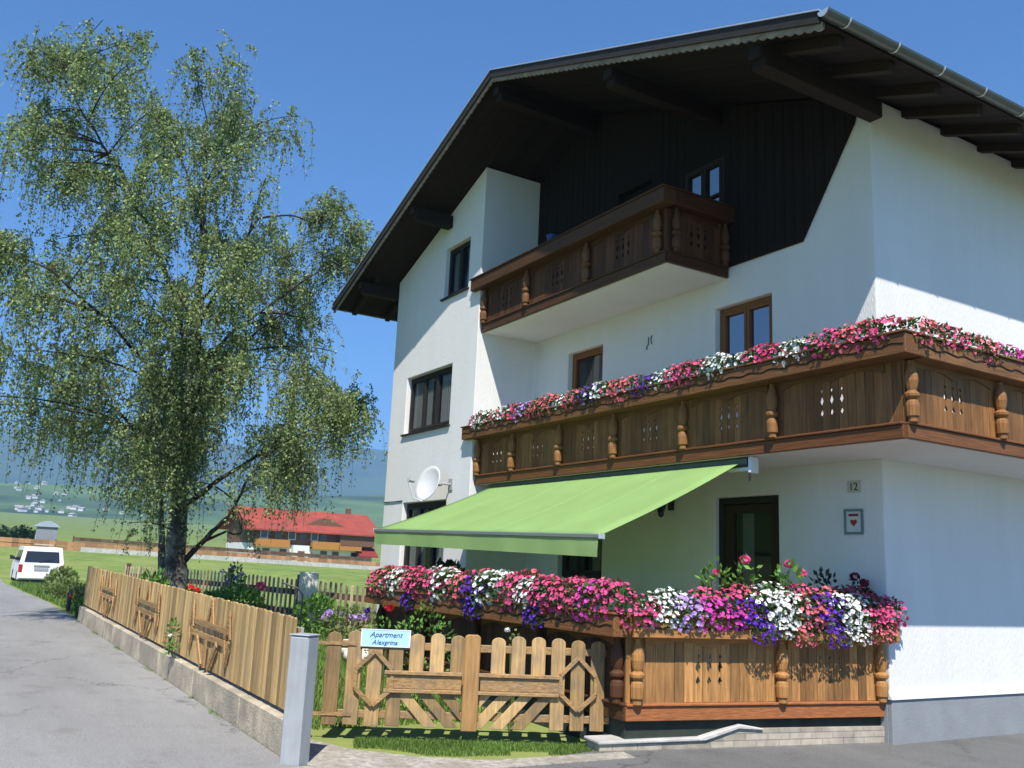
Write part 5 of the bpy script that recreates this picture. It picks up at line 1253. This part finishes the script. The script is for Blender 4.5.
# ------------------------------------------------------------------ the red-roofed chalet across the meadow
ch = thing('chalet', 'long red-roofed chalet with orange balconies standing across the meadow', 'house', (-116, 41, gh(-116, 41)))
def chalet():
    x1, x0 = -116.0, -126.0; y0, y1 = 32.6, 49.4; zb = .6; ze = 5.35; zr = 8.0; xr = -121.0
    part('lower_wall', MB().box(x0, x1, y0, y1, zb, 3.35), M['plaster'], ch)
    mb = MB(); vs = [(x0, y0 + .02, 3.35), (x1 - .02, y0 + .02, 3.35), (x1 - .02, y0 + .02, ze), (xr, y0 + .02, zr - .25), (x0, y0 + .02, ze)]
    vs2 = [(a, y1 - .02, c) for a, b, c in vs]; n = 5
    mb.add(vs + vs2, [tuple(range(n)), tuple(range(n, 2 * n))[::-1]] + [(i, (i + 1) % n, n + (i + 1) % n, n + i) for i in range(n)])
    part('upper_wall', mb, M['chaletwood'], ch)
    rf = MB()
    for xa, za, xb, zb_ in ((xr, zr, x1 + 1.3, zr - (x1 + 1.3 - xr) * .46), (xr, zr, x0 - 1.0, zr - (xr - x0 + 1.0) * .46)):
        ya, yb, yc, yd = y0 - 1.0, y1 + .9, y0 - 1.0, y1 + .9
        rf.hexa([(xa, ya, za - .2), (xb, ya, zb_ - .2), (xb, yb, zb_ - .2), (xa, yb, za - .2), (xa, ya, za), (xb, ya, zb_), (xb, yb, zb_), (xa, yb, za)])
    rf_o = part('roof', rf, M['redtile'], ch)
    dm = MB(); yc = 42.8
    for k in range(10):
        u0, u1 = k / 10, (k + 1) / 10
        f = lambda u: 6.05 + .95 * math.sin(math.pi * u) ** 1.5
        ya, yb = yc - 2.6 + 5.2 * u0, yc - 2.6 + 5.2 * u1
        dm.hexa([(x1 - .6, ya, 5.6), (x1 - .6, yb, 5.6), (xr + .6, yb, 5.6), (xr + .6, ya, 5.6), (x1 - .6, ya, f(u0)), (x1 - .6, yb, f(u1)), (xr + .6, yb, f(u1)), (xr + .6, ya, f(u0))])
    part('dormer', dm, M['chaletwood'], rf_o)
    part('chimney', MB().box(xr - .5, xr + .1, 47.3, 47.9, 7.0, 8.7), M['chaletwood'], rf_o)
    for i, yy in enumerate((34.6, 36.4, 38.2, 39.6, 41.2, 42.4)):
        w = part('window', MB().box(x1 - .03, x1 + .03, yy - .5, yy + .5, 3.95, 5.1), M['plaster'] if i % 2 == 0 else M['winwood_v'], ch)
        part('pane', MB().box(x1 + .031, x1 + .04, yy - .4, yy + .4, 4.05, 5.02), M['darkglass'], w)
    for yy in (35.0, 37.2, 42.6, 44.2, 46.8):
        w = part('window', MB().box(x1 + .001, x1 + .03, yy - .45, yy + .45, 1.8, 2.75), M['winwood_v'], ch)
        part('pane', MB().box(x1 + .031, x1 + .04, yy - .36, yy + .36, 1.88, 2.67), M['darkglass'], w)
    for a, b, m_ in ((33.3, 37.6, 'orangewood'), (40.6, 44.2, 'orangewood'), (44.3, 47.3, 'orangewood')):
        bo = part('balcony', MB().box(x1 + .003, x1 + 1.2, a, b, 3.0, 3.15), M['plaster'], ch)
        part('railing', MB().box(x1 + 1.2, x1 + 1.28, a, b, 2.95, 3.9 if a < 44 else 3.5).box(x1 + .03, x1 + 1.2, a, a + .08, 2.95, 3.85).box(x1 + .03, x1 + 1.2, b - .08, b, 2.95, 3.85 if a < 44 else 3.45), M[m_], bo)
    part('solid_panel', MB().box(x1 + .003, x1 + .9, 44.4, 49.2, 3.55, 5.3), M['chaletwood'], ch)
    part('porch', MB().box(x1 + .003, x1 + 1.0, 38.2, 40.3, 1.0, 3.3), M['plaster'], ch)
    part('porch_door', MB().box(x1 + 1.003, x1 + 1.03, 38.8, 39.7, 1.0, 2.6), M['chaletwood'], ch)
    part('sun_blind', MB().hexa([(x1 + .003, 47.0, 2.5), (x1 + 1.6, 47.0, 2.2), (x1 + 1.6, 49.6, 2.2), (x1 + .003, 49.6, 2.5), (x1 + .003, 47.0, 3.4), (x1 + 1.6, 47.0, 2.35), (x1 + 1.6, 49.6, 2.35), (x1 + .003, 49.6, 3.4)]), M['darkred'], ch)
chalet()
# ------------------------------------------------------------------ far fences, hedge, sheds
def yline(name, label, cat, x, ya, yb, z0f, h, m, post, group=None):
    t = thing(name, label, cat, (x, ya, z0f(ya)), group)
    mb = MB(); y = ya
    while y < yb - .01:
        e = min(yb, y + .5); a, b = z0f(y), z0f(e); tt = rnd.uniform(-1, 1)
        for q0, q1 in ((0, .45), (.52, 1.0)):
            mb.hexa([(x, y, a + h * q0), (x + .05, y, a + h * q0), (x + .05, e - .01, b + h * q0), (x, e - .01, b + h * q0), (x, y, a + h * q1), (x + .05, y, a + h * q1), (x + .05, e - .01, b + h * q1), (x, e - .01, b + h * q1)], tt)
        y = e
    part('boards', mb, m, t)
    y = ya
    while y <= yb:
        z = z0f(y); part('fence_post', MB().box(x - .12, x - .01, y - .06, y + .06, z - .3, z + h + .12), post, t); y += 6.0
    return t
zf = lambda y: 1.55 - .021 * (y - 5)
yline('board_fence', 'low orange-brown board fence stretching across the far meadow', 'fence', -94, 3.0, 48, lambda y: gh(-94, y) - .05, .82, M['farwood'], M['oldrail'])
kb2 = thing('pale_wall', 'long low pale wall below the orange board fence in the meadow', 'low wall', (-92.6, 8, 1))
mb = MB(); y = 11.0
while y < 47.9:
    a, b = gh(-92.6, y) - .05, gh(-92.6, y + 3) - .05
    mb.hexa([(-92.8, y, a - .6), (-92.4, y, a - .6), (-92.4, y + 2.98, b - .6), (-92.8, y + 2.98, b - .6), (-92.8, y, a + .42), (-92.4, y, a + .42), (-92.4, y + 2.98, b + .42), (-92.8, y + 2.98, b + .42)]); y += 3
part('wall_body', mb, M['concrete2'], kb2)
yline('dark_fence', 'dark gappy timber fence above the orange board fence', 'fence', -99, 11, 42, lambda y: zf(y) + .55, .75, M['oldrail'], M['oldrail'])
hg = thing('hedge', 'dark green clipped hedge at the far left behind the van', 'hedge', (-104, 7, 1.5))
mb = MB(); rg = random.Random(3)
for i in range(2600):
    y = rg.uniform(1.0, 9.4); x = -104 + rg.uniform(-.8, .8); z = zf(y) + .3 + rg.uniform(0, 1.75) * (.9 + .1 * math.sin(y * 3))
    leafq(mb, (x, y, z), (rg.gauss(0, 1), rg.gauss(0, 1), rg.gauss(0, .6) + .4), (0, 0, 1), .35, .13, rg.uniform(-1, 1))
part('foliage', mb, M['hedge'], hg, fix=False)
part('hedge_core', MB().box(-104.6, -103.4, 1.2, 9.2, 1.0, 3.2), M['hedge'], hg)
sh = thing('shed', 'small white shed with pale rounded roof behind the van', 'shed', (-97, 8.6, 1.4))
part('shed_wall', MB().box(-98.4, -96.6, 7.6, 9.1, .9, 3.2), M['plaster'], sh)
part('shed_front', MB().box(-96.598, -96.55, 7.5, 9.3, 2.3, 3.5), mat('shed_grey', (.25, .26, .28), .7, .1), sh)
rfm = MB(); pts = [(7.3 + 2.2 * k / 8, 3.5 + .55 * math.sin(math.pi * k / 8)) for k in range(9)]
rfm.add([(-98.6, y, z) for y, z in pts] + [(-96.4, y, z) for y, z in pts], [tuple(range(9)), tuple(range(9, 18))[::-1]] + [(k, k + 1, 10 + k, 9 + k) for k in range(8)] + [(0, 9, 17, 8)])
part('shed_roof', rfm, M['flash'], sh)
wp = thing('white_pillar', 'small white roadside shrine pillar at the far left edge', 'pillar', (-80, 3.2, 1.3))
part('pillar_shaft', MB().box(-80.2, -79.9, 3.05, 3.4, .9, 2.55), M['whitemetal'], wp, bevel=.02)
part('pillar_cap', MB().box(-80.28, -79.82, 2.97, 3.48, 2.55, 2.72), M['whitemetal'], wp, bevel=.02)
# ------------------------------------------------------------------ villages on the far slope
vh = None
vroof = [M['chaletwood'], M['redtile']]
rg = random.Random(12)
for i in range(34):
    if i < 26: az = min(6.2, rg.gauss(3.6, 1.1)); d = rg.uniform(1350, 1900)
    else: az = rg.uniform(3, 14); d = rg.uniform(1250, 1500)
    a = R(az); x, y = -d * math.cos(a), d * math.sin(a)
    # height of the hill under the house
    dg = bpy.context.evaluated_depsgraph_get() if i == 0 else dg
    ok, loc, *_ = S.ray_cast(dg, (x, y, 900), (0, 0, -1))
    z = 40
    while ok and loc.z > 300: ok, loc, *_ = S.ray_cast(dg, (x, y, loc.z - .1), (0, 0, -1))
    if ok: z = loc.z
    if vh is None:
        vh = thing('village_house', 'tiny white village house on the far hillside', 'house', (x, y, z), 'houses of the far village')
        part('wall', MB().box(x - 6, x + 6, y - 6, y + 6, z - 4, z + 6), M['plaster'], vh)
        part('roof', MB().add([(x - 7, y - 7, z + 5.5), (x + 7, y - 7, z + 5.5), (x + 7, y + 7, z + 5.5), (x - 7, y + 7, z + 5.5), (x, y - 7, z + 9), (x, y + 7, z + 9)], [(0, 1, 4), (1, 2, 5, 4), (2, 3, 5), (3, 0, 4, 5), (3, 2, 1, 0)]), mat('village_roof', (.42, .36, .33), .8, .15, .1), vh)
    else: dup(vh, (x, y, z), rg.uniform(0, 3.1), scale=rg.uniform(.35, .75))

# ------------------------------------------------------------------ air
hz = MB().box(-6600, 60, -5600, 5800, -12, 690)
ho = part('haze', hz, [], None)
hm = bpy.data.materials.new('haze'); hm.use_nodes = True; hn_ = hm.node_tree.nodes; hn_.remove(hn_['Principled BSDF'])
pv = hn_.new('ShaderNodeVolumePrincipled'); pv.inputs['Color'].default_value = (.38, .67, 1.0, 1); pv.inputs['Density'].default_value = 2.5e-4; pv.inputs['Anisotropy'].default_value = 0.0
hm.node_tree.links.new(pv.outputs[0], hn_['Material Output'].inputs['Volume'])
ho.data.materials.append(hm); ho['kind'] = 'stuff'; ho['label'] = 'thin bluish summer haze over the valley'; ho['category'] = 'haze'
print('objects', len(bpy.data.objects))
